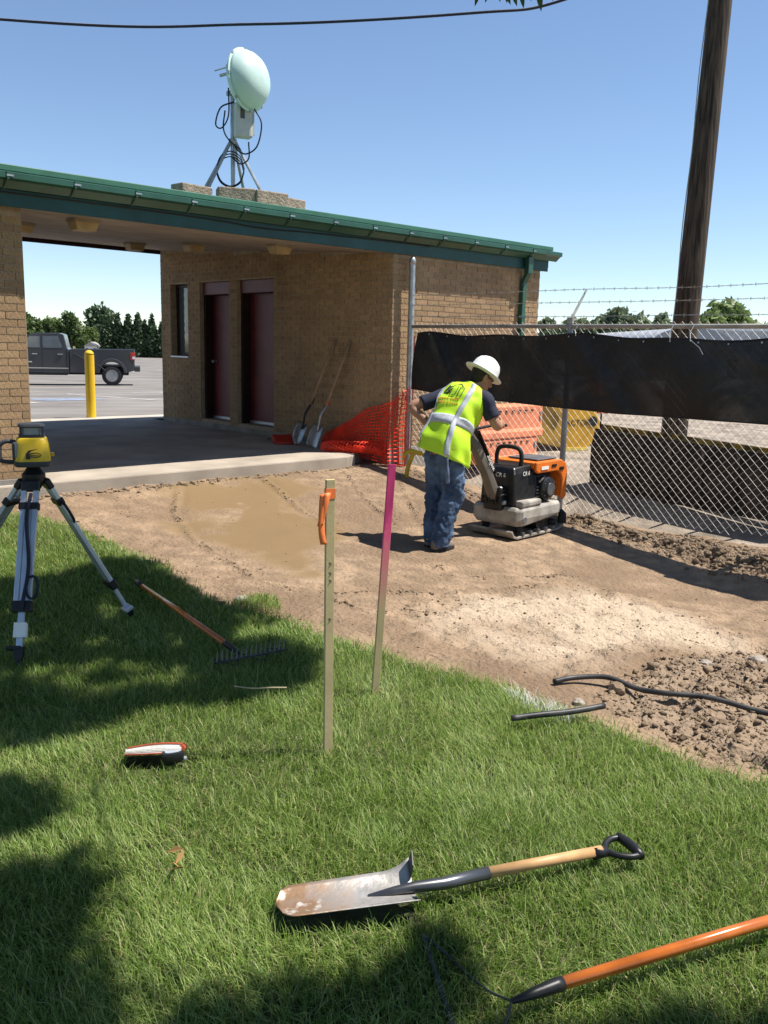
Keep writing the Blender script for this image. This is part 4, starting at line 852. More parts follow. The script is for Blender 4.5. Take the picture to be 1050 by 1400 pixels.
for sx in (-1, 1):
    for sy in (-1, 1): MB().box(sx*.054-.007, sx*.054+.007, sy*.048-.007, sy*.048+.007, .170, .214).build('turret_pillar', M_ld, ll)
MB().lathe([(.018, .172), (.02, .19), (.016, .206)], 14).build('rotor', mat('rotor_steel', (.3, .33, .38), .2, metal=.8), ll, smooth=True)
MB().loft([rr(.050, .045, .1725, 5), rr(.050, .045, .2115, 5)], cap=False).build('turret_window', glass_mat('turret_glass', (.34, .36, .38), .05), ll, smooth=True)
MB().tube(bez([(-.085, 0, .13), (-.13, 0, .135), (-.162, 0, .115), (-.165, 0, .07), (-.158, 0, .03), (-.09, 0, .02)], 6), .012, 8).build('carry_handle', M_ld, ll, smooth=True)
MB().box(-.102, -.070, -.060, .060, .035, .135).build('end_panel', M_ld, ll, bevel=.012)
MB().box(-.088, -.064, -.074, -.069, .05, .125, Matrix.Rotation(R_(-4), 4, 'X')).build('display', mat('grey_display', (.14, .16, .17), .3), ll)
MB().box(.09, .112, -.02, .02, .05, .07).build('battery_latch', M_ly, ll, bevel=.004)
def front(x, z): return (x, -.0875+.07*max(0, z-.06)-.0015, z)
pts = [(-.035, .045), (-.035, .075), (-.02, .092), (.035, .102), (-.005, .088), (-.018, .076), (-.012, .062), (-.012, .045)]
MB().add([front(*p) for p in pts], [tuple(range(8))]).build('brand_swoosh', M_black, bd, solid=.002)
MB().tube([front(.012+.030*math.cos(w), .066+.012*math.sin(w)) for w in np.linspace(0, 6.283, 21)], .0022, 5).build('brand_ring', M_black, bd)
text_mesh('Spectra', .016, 'brand_lettering', M_black, bd, Matrix(((1, 0, 0, .012), (0, 0, -1, -.0885), (0, 1, 0, .066), (0, 0, 0, 1))))

# ================================================================== RAKES, SPADE, NOTEBOOK, PIPES ON THE GRASS
def rake(tail, ferr, neck_, headc_, hdir, teeth_up, label, grip, hw=.20):
    t = thing('bow_rake', label, 'rake', (headc_.x, headc_.y, 0)); l = lambda p: Vector(p)-Vector((headc_.x, headc_.y, 0))
    d = (ferr-tail)
    MB().tube([l(tail), l(tail+d*.5)+Vector((0, 0, .004)), l(ferr)], .0165, 14).build('handle', M_varn, t, smooth=True)
    if grip: MB().tube([l(tail-d.normalized()*.01), l(tail+d.normalized()*.11)], .0185, 12).build('end_grip', M_black, t, smooth=True)
    fm = ferr.lerp(neck_, .45)
    MB().tube([l(ferr-d.normalized()*.02), l(ferr), l(fm), l(neck_)], [.0185, .0185, .015, .007], 10).build('ferrule', M_black, t, smooth=True)
    hd_ = Vector(hdir).normalized(); M_rk = mat('dark_rake_steel', (.07, .07, .072), .5, metal=.5, var=.4, vs=20)
    fwd = (headc_-neck_).normalized()
    for sg in (-1, 1): MB().tube([l(p) for p in bez([neck_, neck_+fwd*.06+hd_*sg*.08-Vector((0, 0, .035)), headc_+hd_*sg*hw*.75-fwd*.05, headc_+hd_*sg*hw*.97], 6)], .0036, 6).build('bow', M_rk, t, smooth=True)
    bar = frame(l(headc_), hd_); MB().box(-hw, hw, -.007, .007, -.006, .006, bar).build('head_bar', M_rk, t, bevel=.002)
    M_tooth = mat('worn_rake_tooth', (.22, .22, .21), .5, metal=.2, var=.2) if teeth_up else M_rk
    for k in range(15):
        x = -hw+.01+(2*hw-.02)*k/14; z = .062*(1 if teeth_up else -1)
        MB().tube([bar @ Vector((x, 0, 0)), bar @ Vector((x, -.004, z*.6)), bar @ Vector((x, -.012, z))], [.0048, .0042, .002], 6).build('tooth', M_tooth, t)
rake(gp(187, 796, .03), gp(310, 881, .035), gp(327, 893, .035), gp(343, 897, .025), gp(395, 886)-gp(291, 906), True, 'bow rake with orange handle lying in tree shade, teeth turned up', True)
rake(Vector((1.62, 2.50, .035)), gp(760, 1347, .035), gp(700, 1369, .035), gp(600, 1345, -.022), gp(585, 1300)-gp(614, 1390), False, 'bow rake with glossy orange handle lying in sunlight, its dark teeth pressed into grass', False)
# drain spade
tip, stp, fe, wd, gr_ = gp(378, 1240, .012), gp(566, 1221, .012), gp(668, 1193, .03), gp(822, 1163, .035), gp(893, 1150, .03)
sp_ = thing('drain_spade', 'narrow drain spade with rusty steel blade, wooden shaft and black grip', 'spade', (tip.x, tip.y, 0)); o0 = Vector((tip.x, tip.y, 0))
d = (stp-tip); ln = d.length; d.normalize(); sd = Vector((0, 0, 1)).cross(d).normalized(); nn = d.cross(sd)
M = Matrix(((d.x, sd.x, nn.x, 0), (d.y, sd.y, nn.y, 0), (d.z, sd.z, nn.z, .02), (0, 0, 0, 1)))
rows = []
for i in range(31):
    t = i/30; hw = .074+.008*t; e_ = t*ln
    if e_ < .055: hw *= math.sqrt(max(.0, 1-((.055-e_)/.0552)**2))*.9+.1
    rows.append([(e_, hw*x, .020*(x*x)*(.5+.9*t)-.004+(.018*max(0, (t-.8)/.2)**2*max(0, x)*2.0)) for x in np.linspace(-1, 1, 15)])
ms = mat('rusty_blade_steel', (.42, .40, .38), .45, metal=.45, var=.25, vs=16, bump=.1); n, L, b = nodes(ms)
tcn = n.new('ShaderNodeTexCoord'); sx_ = n.new('ShaderNodeSeparateXYZ'); L.new(tcn.outputs['Object'], sx_.inputs[0]); no = n.new('ShaderNodeTexNoise'); no.inputs['Scale'].default_value = 16; no.inputs['Detail'].default_value = 8; L.new(tcn.outputs['Object'], no.inputs['Vector'])
ad = n.new('ShaderNodeMath'); ad.operation = 'MULTIPLY_ADD'; ad.inputs[1].default_value = -2.2; L.new(sx_.outputs['X'], ad.inputs[0]); ad.inputs[2].default_value = .34
a2 = n.new('ShaderNodeMath'); a2.operation = 'ADD'; L.new(ad.outputs[0], a2.inputs[0]); L.new(no.outputs['Fac'], a2.inputs[1])
mr = n.new('ShaderNodeMapRange'); mr.inputs[1].default_value = .25; mr.inputs[2].default_value = .75; L.new(a2.outputs[0], mr.inputs[0])
mx = n.new('ShaderNodeMix'); mx.data_type = 'RGBA'; L.new(mr.outputs[0], mx.inputs[0]); L.new(n[ms['ramp']].outputs[0], mx.inputs[6]); mx.inputs[7].default_value = (.30, .185, .11, 1)
n3 = n.new('ShaderNodeTexNoise'); n3.inputs['Scale'].default_value = 26; L.new(tcn.outputs['Object'], n3.inputs['Vector']); m3 = n.new('ShaderNodeMapRange'); m3.inputs[1].default_value = .60; m3.inputs[2].default_value = .70; L.new(n3.outputs['Fac'], m3.inputs[0])
mu = n.new('ShaderNodeMath'); mu.operation = 'MULTIPLY'; L.new(m3.outputs[0], mu.inputs[0]); L.new(mr.outputs[0], mu.inputs[1])
mx2 = n.new('ShaderNodeMix'); mx2.data_type = 'RGBA'; L.new(mu.outputs[0], mx2.inputs[0]); L.new(mx.outputs[2], mx2.inputs[6]); mx2.inputs[7].default_value = (.62, .58, .52, 1); L.new(mx2.outputs[2], b.inputs['Base Color'])
bl = MB().grid(rows, M).build('blade', ms, sp_, smooth=True, solid=.003)
MB().add([(ln*.985, .030, .016), (ln*1.0, .078, .052), (ln*1.012, .060, .095), (ln*1.0, .022, .070)], [(0, 1, 2, 3)], M).build('foot_step', mat('dark_step', (.05, .05, .055), .5, metal=.4), bl, solid=.003)
MB().add([(ln*.985, -.030, .016), (ln*1.0, -.074, .040), (ln*1.055, -.066, .028), (ln*1.05, -.030, .010)], [(0, 1, 2, 3)], M).build('foot_step', M_black, bl, solid=.003)
MB().tube([M @ Vector((ln*.66, 0, -.001)), M @ Vector((ln*.85, 0, .006)), M @ Vector((ln*1.0, 0, .012)), fe.lerp(stp, .6)-o0+Vector((0, 0, .005)), fe-o0], [.004, .013, .017, .019, .0195], 12).build('socket', mat('dark_socket_steel', (.10, .105, .115), .35, metal=.7, var=.3), sp_, smooth=True)
MB().tube([fe-o0-(wd-fe).normalized()*.01, wd-o0], [.0178, .0172], 14).build('shaft', M_ash, sp_, smooth=True)
hx = (gr_-wd).normalized(); hy = Vector((0, 0, 1)).cross(hx).normalized()
P = lambda a, b: wd-o0+hx*a+hy*b+Vector((0, 0, -.004+a*.02))
MB().tube([P(-.03, 0), P(.02, 0)], [.021, .019], 12).build('grip_socket', M_black, sp_, smooth=True)
MB().tube(bez([P(.015, 0), P(.04, .035), P(.075, .055), P(.105, .056)], 6), .011, 8).tube(bez([P(.015, 0), P(.04, -.035), P(.075, -.055), P(.105, -.056)], 6), .011, 8).tube([P(.108, .064), P(.114, .03), P(.116, 0), P(.114, -.03), P(.108, -.064)], [.014, .0165, .017, .0165, .014], 10).build('d_grip', M_black, sp_, smooth=True)
# notebook and tape measure
nb = thing('notebook', 'thick open notebook with worn orange-red cover lying on the grass', 'notebook', gp(214, 1026, .0), R_(8))
nb.rotation_euler.x = R_(-17); nb.location.z = -.022
M_cov = mat('orange_cover', (.33, .06, .025), .6, var=.2, vs=15); M_pg = mat('notebook_pages', (.62, .60, .55), .85, var=.08, vs=60)
MB().box(-.115, .10, -.082, .04, .012, .018, Matrix.Rotation(R_(-3), 4, 'X')).build('back_cover', M_cov, nb, bevel=.002)
rows = []
for i in range(15):
    t = i/14; x = -.112+.215*t; rows.append((x, .018+.014*math.sin(t*2.4), .0))
g = MB(); g.loft([[(x, -.078, .019), (x, .03, .019), (x, .03, .010+h), (x, -.078+.012, .022+h)] for x, h, _ in rows]); pg = g.build('page_block', M_pg, nb)
for k in range(5): MB().tube([(x, -.0765+.0025*k, .021+h*(.2+.16*k)) for x, h, _ in rows], .0009, 4).build('page_edge', mat('page_edge_line', (.36, .34, .30), .9), pg)  # thin grey lines running along the edges of the pages
g = MB(); g.grid([[(x+.004, y, .0215+h+.012*(t_)) for y, t_ in ((-.068, .1), (-.02, -.1), (.04, -.9))] for x, h, _ in rows]); g.build('front_cover', M_cov, nb, solid=.003)
MB().tube([(.103, -.07, .034), (.108, 0, .030), (.103, .035, .026)], .014, 8).build('spine', M_cov, nb)
tm = thing('tape_measure', 'small black and silver tape measure in the grass under the notebook edge', 'tape measure', gp(236, 1040, -.012), R_(25))
MB().loft([ell((0, 0, z), (1, 0, 0), (0, 1, 0), .045*f, .022*f, 16, 3) for z, f in ((0, .9), (.006, 1), (.032, 1), (.038, .9))]).build('case', M_black, tm, smooth=True, ang=40)
MB().loft([ell((0, 0, z), (1, 0, 0), (0, 1, 0), .030, .014, 16, 3) for z in (.0385, .041)]).build('case_plate', M_alu, tm); MB().box(.043, .056, -.01, .01, .0, .006).build('hook', M_alu, tm)
# irrigation pipes
M_pipe = mat('black_poly_pipe', (.020, .020, .021), .5, var=.5, vs=10, col2=(.06, .058, .055))
def pipe(pts, r, label):
    o = MB().tube(bez(pts, 8), r, 12).build('irrigation_pipe', M_pipe, smooth=True); tag(o, label, 'pipe')
def gd(x, y, h):
    p = gp(x, y, -.08); return Vector((p.x, p.y, dz(p.x, p.y)+h))
pipe([gp(700, 982, .022), gp(740, 977, .026), gp(780, 973, .024), gp(826, 965, .03)], .014, 'short straight black irrigation pipe lying on the lawn edge')
pipe([gd(757, 941, .02), gd(785, 936, .03), gd(830, 938, .05), gd(870, 948, .05), gd(905, 958, .045), gd(970, 967, .05), gd(1050, 986, .045), gd(1150, 1010, .04)], .0135, 'long curved black irrigation pipe snaking over the loose dirt')
tw = MB().tube(bez([gp(320, 938, .035), gp(345, 941, .03), gp(370, 940, .035), gp(392, 940, .03)], 5), .0035, 5).build('twig', mat('pale_twig', (.38, .32, .2), .9)); tag(tw, 'thin pale dry twig lying on the grass near the rake teeth', 'twig')
lf = MB()
for k, (x, y) in enumerate(((240, 1165), (246, 1175), (238, 1184), (243, 1190))):
    p = gp(x, y, .02); a = k*1.3; lf.add([p+Vector((.03*math.cos(a), .03*math.sin(a), .012)), p+Vector((-.008*math.sin(a), .008*math.cos(a), .018)), p-Vector((.03*math.cos(a), .03*math.sin(a), .0)), p+Vector((.008*math.sin(a), -.008*math.cos(a), .004))], [(0, 1, 2, 3)])
tag(lf.build('dry_leaves', mat('dead_leaf', (.26, .15, .05), .8, var=.3), solid=.0006), 'few curled brown dead leaves on sunlit grass', 'leaves')

# ================================================================== YARD BEHIND THE FENCE
def yz(p): u_, v_ = to_uv(p); return yard_z(u_, v_) if v_ < 6.25 else float(lot_z(v_))
def at(x, y, Yd): d = ray(x, y); return CAMP + d*(Yd/d.y)
# orange plastic barriers against the wall
M_barr = mat('faded_orange_barrier', (.72, .24, .12), .55, var=.12, vs=4)
def barrier(u0, u1, v0, z0, label, h=.42, d=.38):
    c = uv((u0+u1)/2, v0, z0); b0 = thing('plastic_barrier', label, 'barrier', c, UA, 'orange barriers stacked behind the fence'); l = (u1-u0)/2
    g = MB().loft([[(-l, -d/2, 0), (l, -d/2, 0), (l, d/2, 0), (-l, d/2, 0)], [(-l, -d/2, h*.2), (l, -d/2, h*.2), (l, d/2, h*.2), (-l, d/2, h*.2)], [(-l, -d/2+.02, h*.3), (l, -d/2+.02, h*.3), (l, d/2-.02, h*.3), (-l, d/2-.02, h*.3)], [(-l, -d/2+.02, h), (l, -d/2+.02, h), (l, d/2-.02, h), (-l, d/2-.02, h)]])
    g.build('barrier_body', M_barr, b0, bevel=.018)
    for zz in (h*.82,): 
        for k in range(8): MB().box(-l*.8+l*.2*k, -l*.8+l*.2*k+.045, -d/2+.008, -d/2+.0185, zz, zz+.018).build('slot', M_black, b0)
    for k in range(2): MB().box(l-.07, l-.03, -d/2+.008, -d/2+.0185, h*(.55+.15*k), h*(.55+.15*k)+.035).build('latch', mat('latch_grey', (.25, .25, .25), .5), b0)
barrier(.75, 1.95, -.62, yard_z(1.5, -.62), 'faded orange plastic barrier forming the bottom of the stack', .30, .42)
barrier(.75, 2.05, -.62, yard_z(1.5, -.62)+.302, 'faded orange plastic barrier resting on top of another one', .42, .40)
# yellow loader bucket with rounded side plate
bk0 = gp(775, 616, .2); bk = thing('loader_bucket', 'yellow loader bucket with dark logo parked behind the fence', 'bucket', (bk0.x, bk0.y, yz(bk0)), R_(22))
M_by = mat('bucket_yellow', (.60, .33, .025), .5, var=.15, vs=5); M_bd = mat('bucket_inside', (.34, .20, .03), .7, var=.3, vs=5)
sidep = [(-.12, 0), (.30, .02), (.44, .18), (.47, .36), (.40, .52), (.26, .66), (-.02, .70), (-.12, .66)]
MB().prism(sidep, -.02, .02, Matrix(((1, 0, 0, .06), (0, 0, -1, 0), (0, 1, 0, .03), (0, 0, 0, 1)))).build('side_plate', M_by, bk, bevel=.008)
MB().prism(sidep, -.02, .02, Matrix(((1, 0, 0, -.10), (0, 0, -1, 1.5), (0, 1, 0, .03), (0, 0, 0, 1)))).build('side_plate', M_by, bk, bevel=.008)
sh = [(x, z) for x, z in sidep]
g = MB(); g.grid([[(x+.06, .021, z+.03), (x-.10, 1.479, z+.03)] for x, z in sh[1:]]); g.build('bowl', M_by, bk, solid=.02)
MB().loft([[(-.68, -.10, .16), (-.06, -.03, .03), (-.06, .03, .03), (-.68, .06, .16)], [(-.68, -.10, .72), (-.06, -.03, .68), (-.06, .03, .68), (-.68, .06, .72)]]).build('back_plate', M_bd, bk, bevel=.01)
MB().box(-.70, -.06, -.12, -.08, .70, .75).build('top_lip', M_by, bk, bevel=.008)
MB().box(-.06, .32, -.03, .03, .0, .045).build('cutting_edge', mat('bright_edge', (.70, .55, .12), .5), bk)
text_mesh('ACTOR', .12, 'bucket_lettering', M_black, bk, Matrix(((1, 0, 0, .15), (0, 0, -1, -.023), (0, 1, 0, .40), (0, 0, 0, 1))))
MB().lathe([(.045, 0), (.075, 0), (.075, .004), (.045, .004)], 20, Matrix.Translation((.40, -.022, .42)) @ Matrix.Rotation(R_(90), 4, 'X')).build('logo_ring', M_black, bk)
# snow plough blade
pl0, pl1 = gp(806, 672, .0), gp(1040, 722, .0); pl0 = uv(1.22, -2.15); pl1 = uv(.86, -4.75)
pld = (pl1-pl0); pll = pld.length
pw_ = thing('plough_blade', 'dark rusty plough blade with yellow top edge standing behind the fence', 'plough', (*pl0[:2], yard_z(1.1, -3.2)), math.atan2(pld.y, pld.x))
M_plo = mat('rusty_dark_steel', (.040, .030, .024), .7, metal=.2, var=.4, vs=4, bump=.2)
cs = [(.02, 0), (.0, .2), (.0, .5), (.05, .70)]
H = lambda x: 1-.10*x/pll
MB().grid([[(x, y, z*H(x)) for y, z in cs] for x in np.linspace(0, pll, 14)]).build('mouldboard', M_plo, pw_, solid=.03)
MB().grid([[(x, y, z*H(x)) for y, z in ((.105, .702), (.13, .69), (.128, .74), (.105, .75))] for x in np.linspace(0, pll, 6)]).build('top_edge', mat('worn_yellow_edge', (.30, .19, .03), .6, var=.5, vs=7, contrast=(.45, .55)), pw_, solid=.012)
for x in np.linspace(.3, pll-.3, 6): MB().prism([(-.05, .0), (.02, 0), (-.02, .25), (-.01, .5), (.05, .66), (-.02, .6), (-.09, .4), (-.10, .2)], -.012, .012, Matrix(((0, 0, 1, x), (-1, 0, 0, -.06), (0, 1, 0, .0), (0, 0, 0, 1)))).build('rib', M_plo, pw_)
MB().box(.0, pll, .10, .14, -.01, .10).build('cutting_edge', mat('worn_edge_steel', (.12, .11, .10), .5, metal=.5, var=.3), pw_)
for x in (.02, pll*.36): MB().tube([(x, .1, .70), (x, .1, 1.05)], .010, 6).build('marker_rod', M_rubber, pw_)
for (x, y), lb in (((812, 573), 'orange traffic drum on the road beside the other drum'), ((828, 573), 'orange traffic drum farthest from the yellow bucket')):
    p = gp(x, y, .1); t = thing('traffic_drum', lb, 'drum', (p.x, p.y, yz(p)), 0, 'orange drums on the road')
    MB().lathe([(.24, 0), (.24, .06), (.19, .07), (.185, .3)], 16).build('drum_base', mat('drum_orange', (.65, .10, .03), .5), t, smooth=True, ang=40)
    MB().lathe([(.184, .3), (.18, .42)], 16).build('drum_band', M_white, t, smooth=True, ang=40); MB().lathe([(.18, .42), (.165, .75), (.13, .78), (.05, .79)], 16).build('drum_top', mat('drum_orange', (.65, .10, .03), .5), t, smooth=True, ang=40)
# utility pole
pb = gp(918, 620, .1); pb.z = yz(pb)-.3; ptop = at(985, 0, pb.y+.25); pd_ = (ptop-pb).normalized(); ptp = pb+pd_*9.6
pole = thing('utility_pole', 'tall dark weathered wooden utility pole behind the fence', 'pole', pb)
mw = mat('creosote_wood', (.036, .025, .017), .9, var=.5, vs=3, bump=.6, bs=20); n, L, b = nodes(mw)
nn_ = [q for q in n if q.type == 'TEX_NOISE']; tcn = n.new('ShaderNodeTexCoord'); mp = n.new('ShaderNodeMapping'); mp.inputs['Scale'].default_value = (9, 9, .5); L.new(tcn.outputs['Object'], mp.inputs[0])
for q in nn_: L.new(mp.outputs[0], q.inputs['Vector']); q.inputs['Scale'].default_value = 3.5
n[mw['ramp']].color_ramp.elements[1].color = (.095, .068, .046, 1)
shaft = MB().tube([Vector((0, 0, 0))+pd_*t for t in np.linspace(0, 9.6, 12)], list(np.linspace(.200, .150, 12)), 20).build('shaft', mw, pole, smooth=True)
pr = pd_.cross(Vector((0, 1, 0))).normalized()
MB().tube([pd_*t-pr*(-.225+.004*t+.01*math.sin(t*3)) - Vector((0, .05, 0)) for t in np.linspace(.3, 9.4, 30)], .008, 5).build('ground_wire', M_galvd, pole)
ca = MB().box(-1.1, 1.1, -.06, .06, -.07, .07, Matrix.Translation(pd_*8.9)).build('cross_arm', mw, pole, bevel=.01)
for x in (-.95, -.35, .35, .95): MB().lathe([(.02, 0), (.05, .03), (.03, .06), (.05, .09), (.02, .13)], 10, Matrix.Translation(pd_*8.9+Vector((x, 0, .072)))).build('insulator', mat('insulator_glaze', (.16, .12, .10), .2), ca, smooth=True)
# overhead cable from this pole to another one out beyond the building
pl2 = thing('utility_pole', 'wooden utility pole beyond the left wing of the building', 'pole', (-17.5, 15.2, .1))
MB().tube([(0, 0, 0), (0, 0, 9.4)], [.19, .14], 18).build('shaft', mw, pl2, smooth=True)
cpt = [pb+pd_*7.65, at(770, 0, 14.5), at(650, 17.5, 14.5), at(350, 33, 14.6), at(0, 26.5, 14.8), Vector((-17.3, 15.2, 7.3))]
oc = MB().tube(bez(cpt, 14), .021, 8).build('overhead_cable', M_cab, smooth=True); tag(oc, 'thick black overhead cable sagging across the sky above the roof', 'cable')
oc2 = MB().tube([q+Vector((0, .05, .032)) for q in bez(cpt, 14)], .007, 5).build('messenger_wire', M_galvd, smooth=True); tag(oc2, 'thin grey support wire running along the thick overhead cable', 'wire')
# yellow bollard
bp = gp(125, 571, .25); bp.z = float(lot_z(to_uv(bp)[1]))+.01
bo_ = thing('bollard', 'yellow steel bollard at the far end of the breezeway', 'bollard', bp)
M_boy = mat('bollard_yellow', (.75, .47, .02), .45, var=.06, vs=4)
MB().lathe([(.082, -.05), (.082, 1.10)], 24).build('sleeve', M_boy, bo_, smooth=True, ang=40); MB().lathe([(.082, 1.10), (.076, 1.135), (.055, 1.165), (.025, 1.18), (0, 1.183)], 24).build('dome_cap', M_boy, bo_, smooth=True)

# ================================================================== PICKUP TRUCK (local: x forward, y left, z up; rear bumper at x=0)
rw = gp(167, 527.5, -.24); hdg = Vector((-.965, -.262, 0)).normalized(); tz = float(lot_z(to_uv(rw)[1]))
tro = rw + Vector((-.40, 0, 0)) - hdg*.95 + Vector((hdg.y, -hdg.x, 0))*.95
tk = thing('pickup_truck', 'dark grey dual-wheel crew-cab pickup truck parked in the lot', 'truck', (tro.x, tro.y, tz), math.atan2(hdg.y, hdg.x))
M_tr = mat('dark_grey_car_paint', (.040, .042, .047), .3, var=.08, vs=2, coat=.5); M_trd = mat('dusty_lower_paint', (.06, .06, .06), .5, var=.2, vs=4)
M_chr = mat('chrome', (.6, .6, .62), .15, metal=.95, var=.05)
XZ = lambda y0, y1: Matrix(((1, 0, 0, 0), (0, 0, 1, 0), (0, 1, 0, 0), (0, 0, 0, 1)))
def arch(cx_, r, z0, n=12): return [(cx_-r*math.cos(w), z0+r*math.sin(w)) for w in np.linspace(0, math.pi, n)]
bedp = [(.06, .62)] + [(x, z) for x, z in arch(.95, .47, .50)] + [(2.60, .50), (2.60, 1.46), (.04, 1.50), (.03, 1.40)]
for y0, y1 in ((.90, .97), (-.97, -.90)): MB().prism(bedp, y0, y1, XZ(0, 0)).build('bed_side', M_tr, tk, bevel=.02)
for sg in (1, -1):
    fl = [(.95-.60*math.cos(w), .50+.62*math.sin(w)*1.0) for w in np.linspace(0.05, math.pi-.05, 16)]; fi = [(.95-.48*math.cos(w), .50+.48*math.sin(w)) for w in np.linspace(math.pi-.02, .02, 16)]
    MB().prism(fl+fi, min(sg*.97, sg*1.16), max(sg*.97, sg*1.16), XZ(0, 0)).build('dual_fender', M_tr, tk, bevel=.03)
MB().box(.30, 4.6, -.62, .62, .42, .775).build('chassis', M_rubber, tk)
MB().box(.10, 2.58, -.90, .90, .78, .84).box(.04, .10, -.90, .90, .80, 1.45).box(2.54, 2.60, -.90, .90, .84, 1.44).build('bed_floor', M_tr, tk)
cabp = [(2.62, .46), (4.66, .46), (4.70, .62), (4.72, 1.30), (4.66, 1.44), (4.10, 2.02), (3.9, 2.08), (2.98, 2.10), (2.80, 2.04), (2.68, 1.48), (2.62, 1.44)]
MB().prism(cabp, -.93, .93, XZ(0, 0)).build('cab', M_tr, tk, bevel=.05)
hoodp = [(4.72, .60)]+[(x, z) for x, z in arch(5.35, .48, .55)]+[(6.35, .60), (6.42, 1.05), (6.30, 1.30), (5.4, 1.40), (4.70, 1.42)]
MB().prism(hoodp, -.95, .95, XZ(0, 0)).build('front_end', M_tr, tk, bevel=.05)
w1 = [(2.86, 1.50), (3.62, 1.50), (3.62, 1.96), (3.02, 1.98)]; w2 = [(3.72, 1.50), (4.58, 1.50), (4.46, 1.62), (4.12, 1.94), (3.72, 1.96)]
for sg in (1, -1):
    for w_ in (w1, w2): MB().prism(w_, min(sg*.925, sg*.938), max(sg*.925, sg*.938), XZ(0, 0)).build('side_window', glass_mat('car_glass', (.13, .15, .165), .05), tk)
    for dx in (2.72, 3.66, 4.64): MB().box(dx-.008, dx+.008, min(sg*.928, sg*.935), max(sg*.928, sg*.935), .62, 1.46).build('door_gap', M_black, tk)
    for dx in (2.86, 3.84): MB().box(dx, dx+.20, min(sg*.932, sg*.965), max(sg*.932, sg*.965), 1.22, 1.27).build('door_handle', M_chr, tk, bevel=.012)
    MB().box(2.7, 4.7, min(sg*.86, sg*1.02), max(sg*.86, sg*1.02), .40, .46).build('running_board', M_black, tk, bevel=.01)
    MB().box(2.66, 4.68, min(sg*.928, sg*.94), max(sg*.928, sg*.94), .66, .70).build('chrome_strip', M_chr, tk)
    mr_ = MB().box(4.36, 4.50, min(sg*1.10, sg*1.28), max(sg*1.10, sg*1.28), 1.42, 1.72).build('mirror', M_black, tk, bevel=.03); MB().box(4.40, 4.46, min(sg*.92, sg*1.11), max(sg*.92, sg*1.11), 1.44, 1.50).build('mirror_arm', M_black, mr_)
    MB().box(4.05, 4.45, min(sg*.934, sg*.942), max(sg*.934, sg*.942), .90, .95).build('badge', M_chr, tk)
    tlg = MB().box(.02, .20, min(sg*.88, sg*.985), max(sg*.88, sg*.985), 1.06, 1.36).build('tail_light', mat('tail_light_red', (.45, .03, .02), .25, coat=.5), tk, bevel=.01); MB().box(.015, .12, min(sg*.89, sg*.988), max(sg*.89, sg*.988), 1.10, 1.20).build('reverse_lens', M_white, tlg)
MB().box(-.18, .06, -.95, .95, .58, .80).build('rear_bumper', mat('bumper_dark', (.05, .05, .05), .4), tk, bevel=.03)
for (x, y, n2) in ((.95, 1.02, 2), (.95, -1.02, 2), (5.35, .82, 1), (5.35, -.82, 1)):
    for k in range(n2):
        yy = y if k == 0 else y*.72
        wh = MB().lathe([(.25, -.11), (.36, -.12), (.405, -.09), (.41, 0), (.405, .09), (.36, .12), (.25, .11)], 28, Matrix.Translation((x, yy, .41)) @ Matrix.Rotation(R_(90), 4, 'X'), cap=False).build('wheel', M_rubber, tk, smooth=True, ang=50)
        MB().lathe([(.05, .04), (.10, .045), (.12, .0), (.20, .015), (.24, .08), (.255, .10)], 24, Matrix.Translation((x, yy, .41)) @ Matrix.Rotation(R_(-90 if y > 0 else 90), 4, 'X')).build('rim', mat('dusty_wheel_rim', (.32, .31, .30), .5, metal=.5), wh, smooth=True, ang=40)
MB().tube(bez([tuple((2.45, .98, 1.30)), (2.0, 1.0, 1.05), (1.45, 1.17, .80), (1.2, 1.2, .6)], 6), .03, 6).build('fuel_hose', M_rubber, tk)
# ================================================================== TREES
def leaf_cloud(n, blobs, size, seed, elong=1.0):
    r = np.random.default_rng(seed); w = np.array([b[3]*b[4]*b[5] for b in blobs])**.67; w /= w.sum(); k = r.choice(len(blobs), n, p=w); bb = np.array(blobs)[k]
    d = r.normal(size=(n, 3)); d /= np.linalg.norm(d, axis=1)[:, None]; rad = r.random(n)**.45; rad = rad*(.80+.35*r.random(n))
    c = bb[:, :3]+d*bb[:, 3:6]*rad[:, None]
    a = r.normal(size=(n, 3)); a /= np.linalg.norm(a, axis=1)[:, None]; b_ = np.cross(a, r.normal(size=(n, 3))); b_ /= np.linalg.norm(b_, axis=1)[:, None]
    s_ = size*(.6+.8*r.random(n))[:, None]
    vs = np.stack([c-a*s_, c+b_*s_*.45*elong, c+a*s_, c-b_*s_*.45*elong], 1).reshape(-1, 3); f = np.arange(4*n).reshape(-1, 4)
    tone = np.repeat(r.random(n), 4); return vs, f, tone
def leaf_mat(name, c0, c1, tr=.3):
    m = bpy.data.materials.new(name); m.use_nodes = True; n, L, b = nodes(m); at_ = n.new('ShaderNodeAttribute'); at_.attribute_name = 'tone'; cr = n.new('ShaderNodeValToRGB')
    cr.color_ramp.elements[0].color = (*c0, 1); cr.color_ramp.elements[1].color = (*c1, 1); L.new(at_.outputs['Fac'], cr.inputs[0]); L.new(cr.outputs[0], b.inputs['Base Color']); b.inputs['Roughness'].default_value = .55
    t = n.new('ShaderNodeBsdfTranslucent'); L.new(cr.outputs[0], t.inputs[0]); x = n.new('ShaderNodeMixShader'); x.inputs[0].default_value = tr; L.new(b.outputs[0], x.inputs[1]); L.new(t.outputs[0], x.inputs[2]); L.new(x.outputs[0], n['Material Output'].inputs[0]); return m
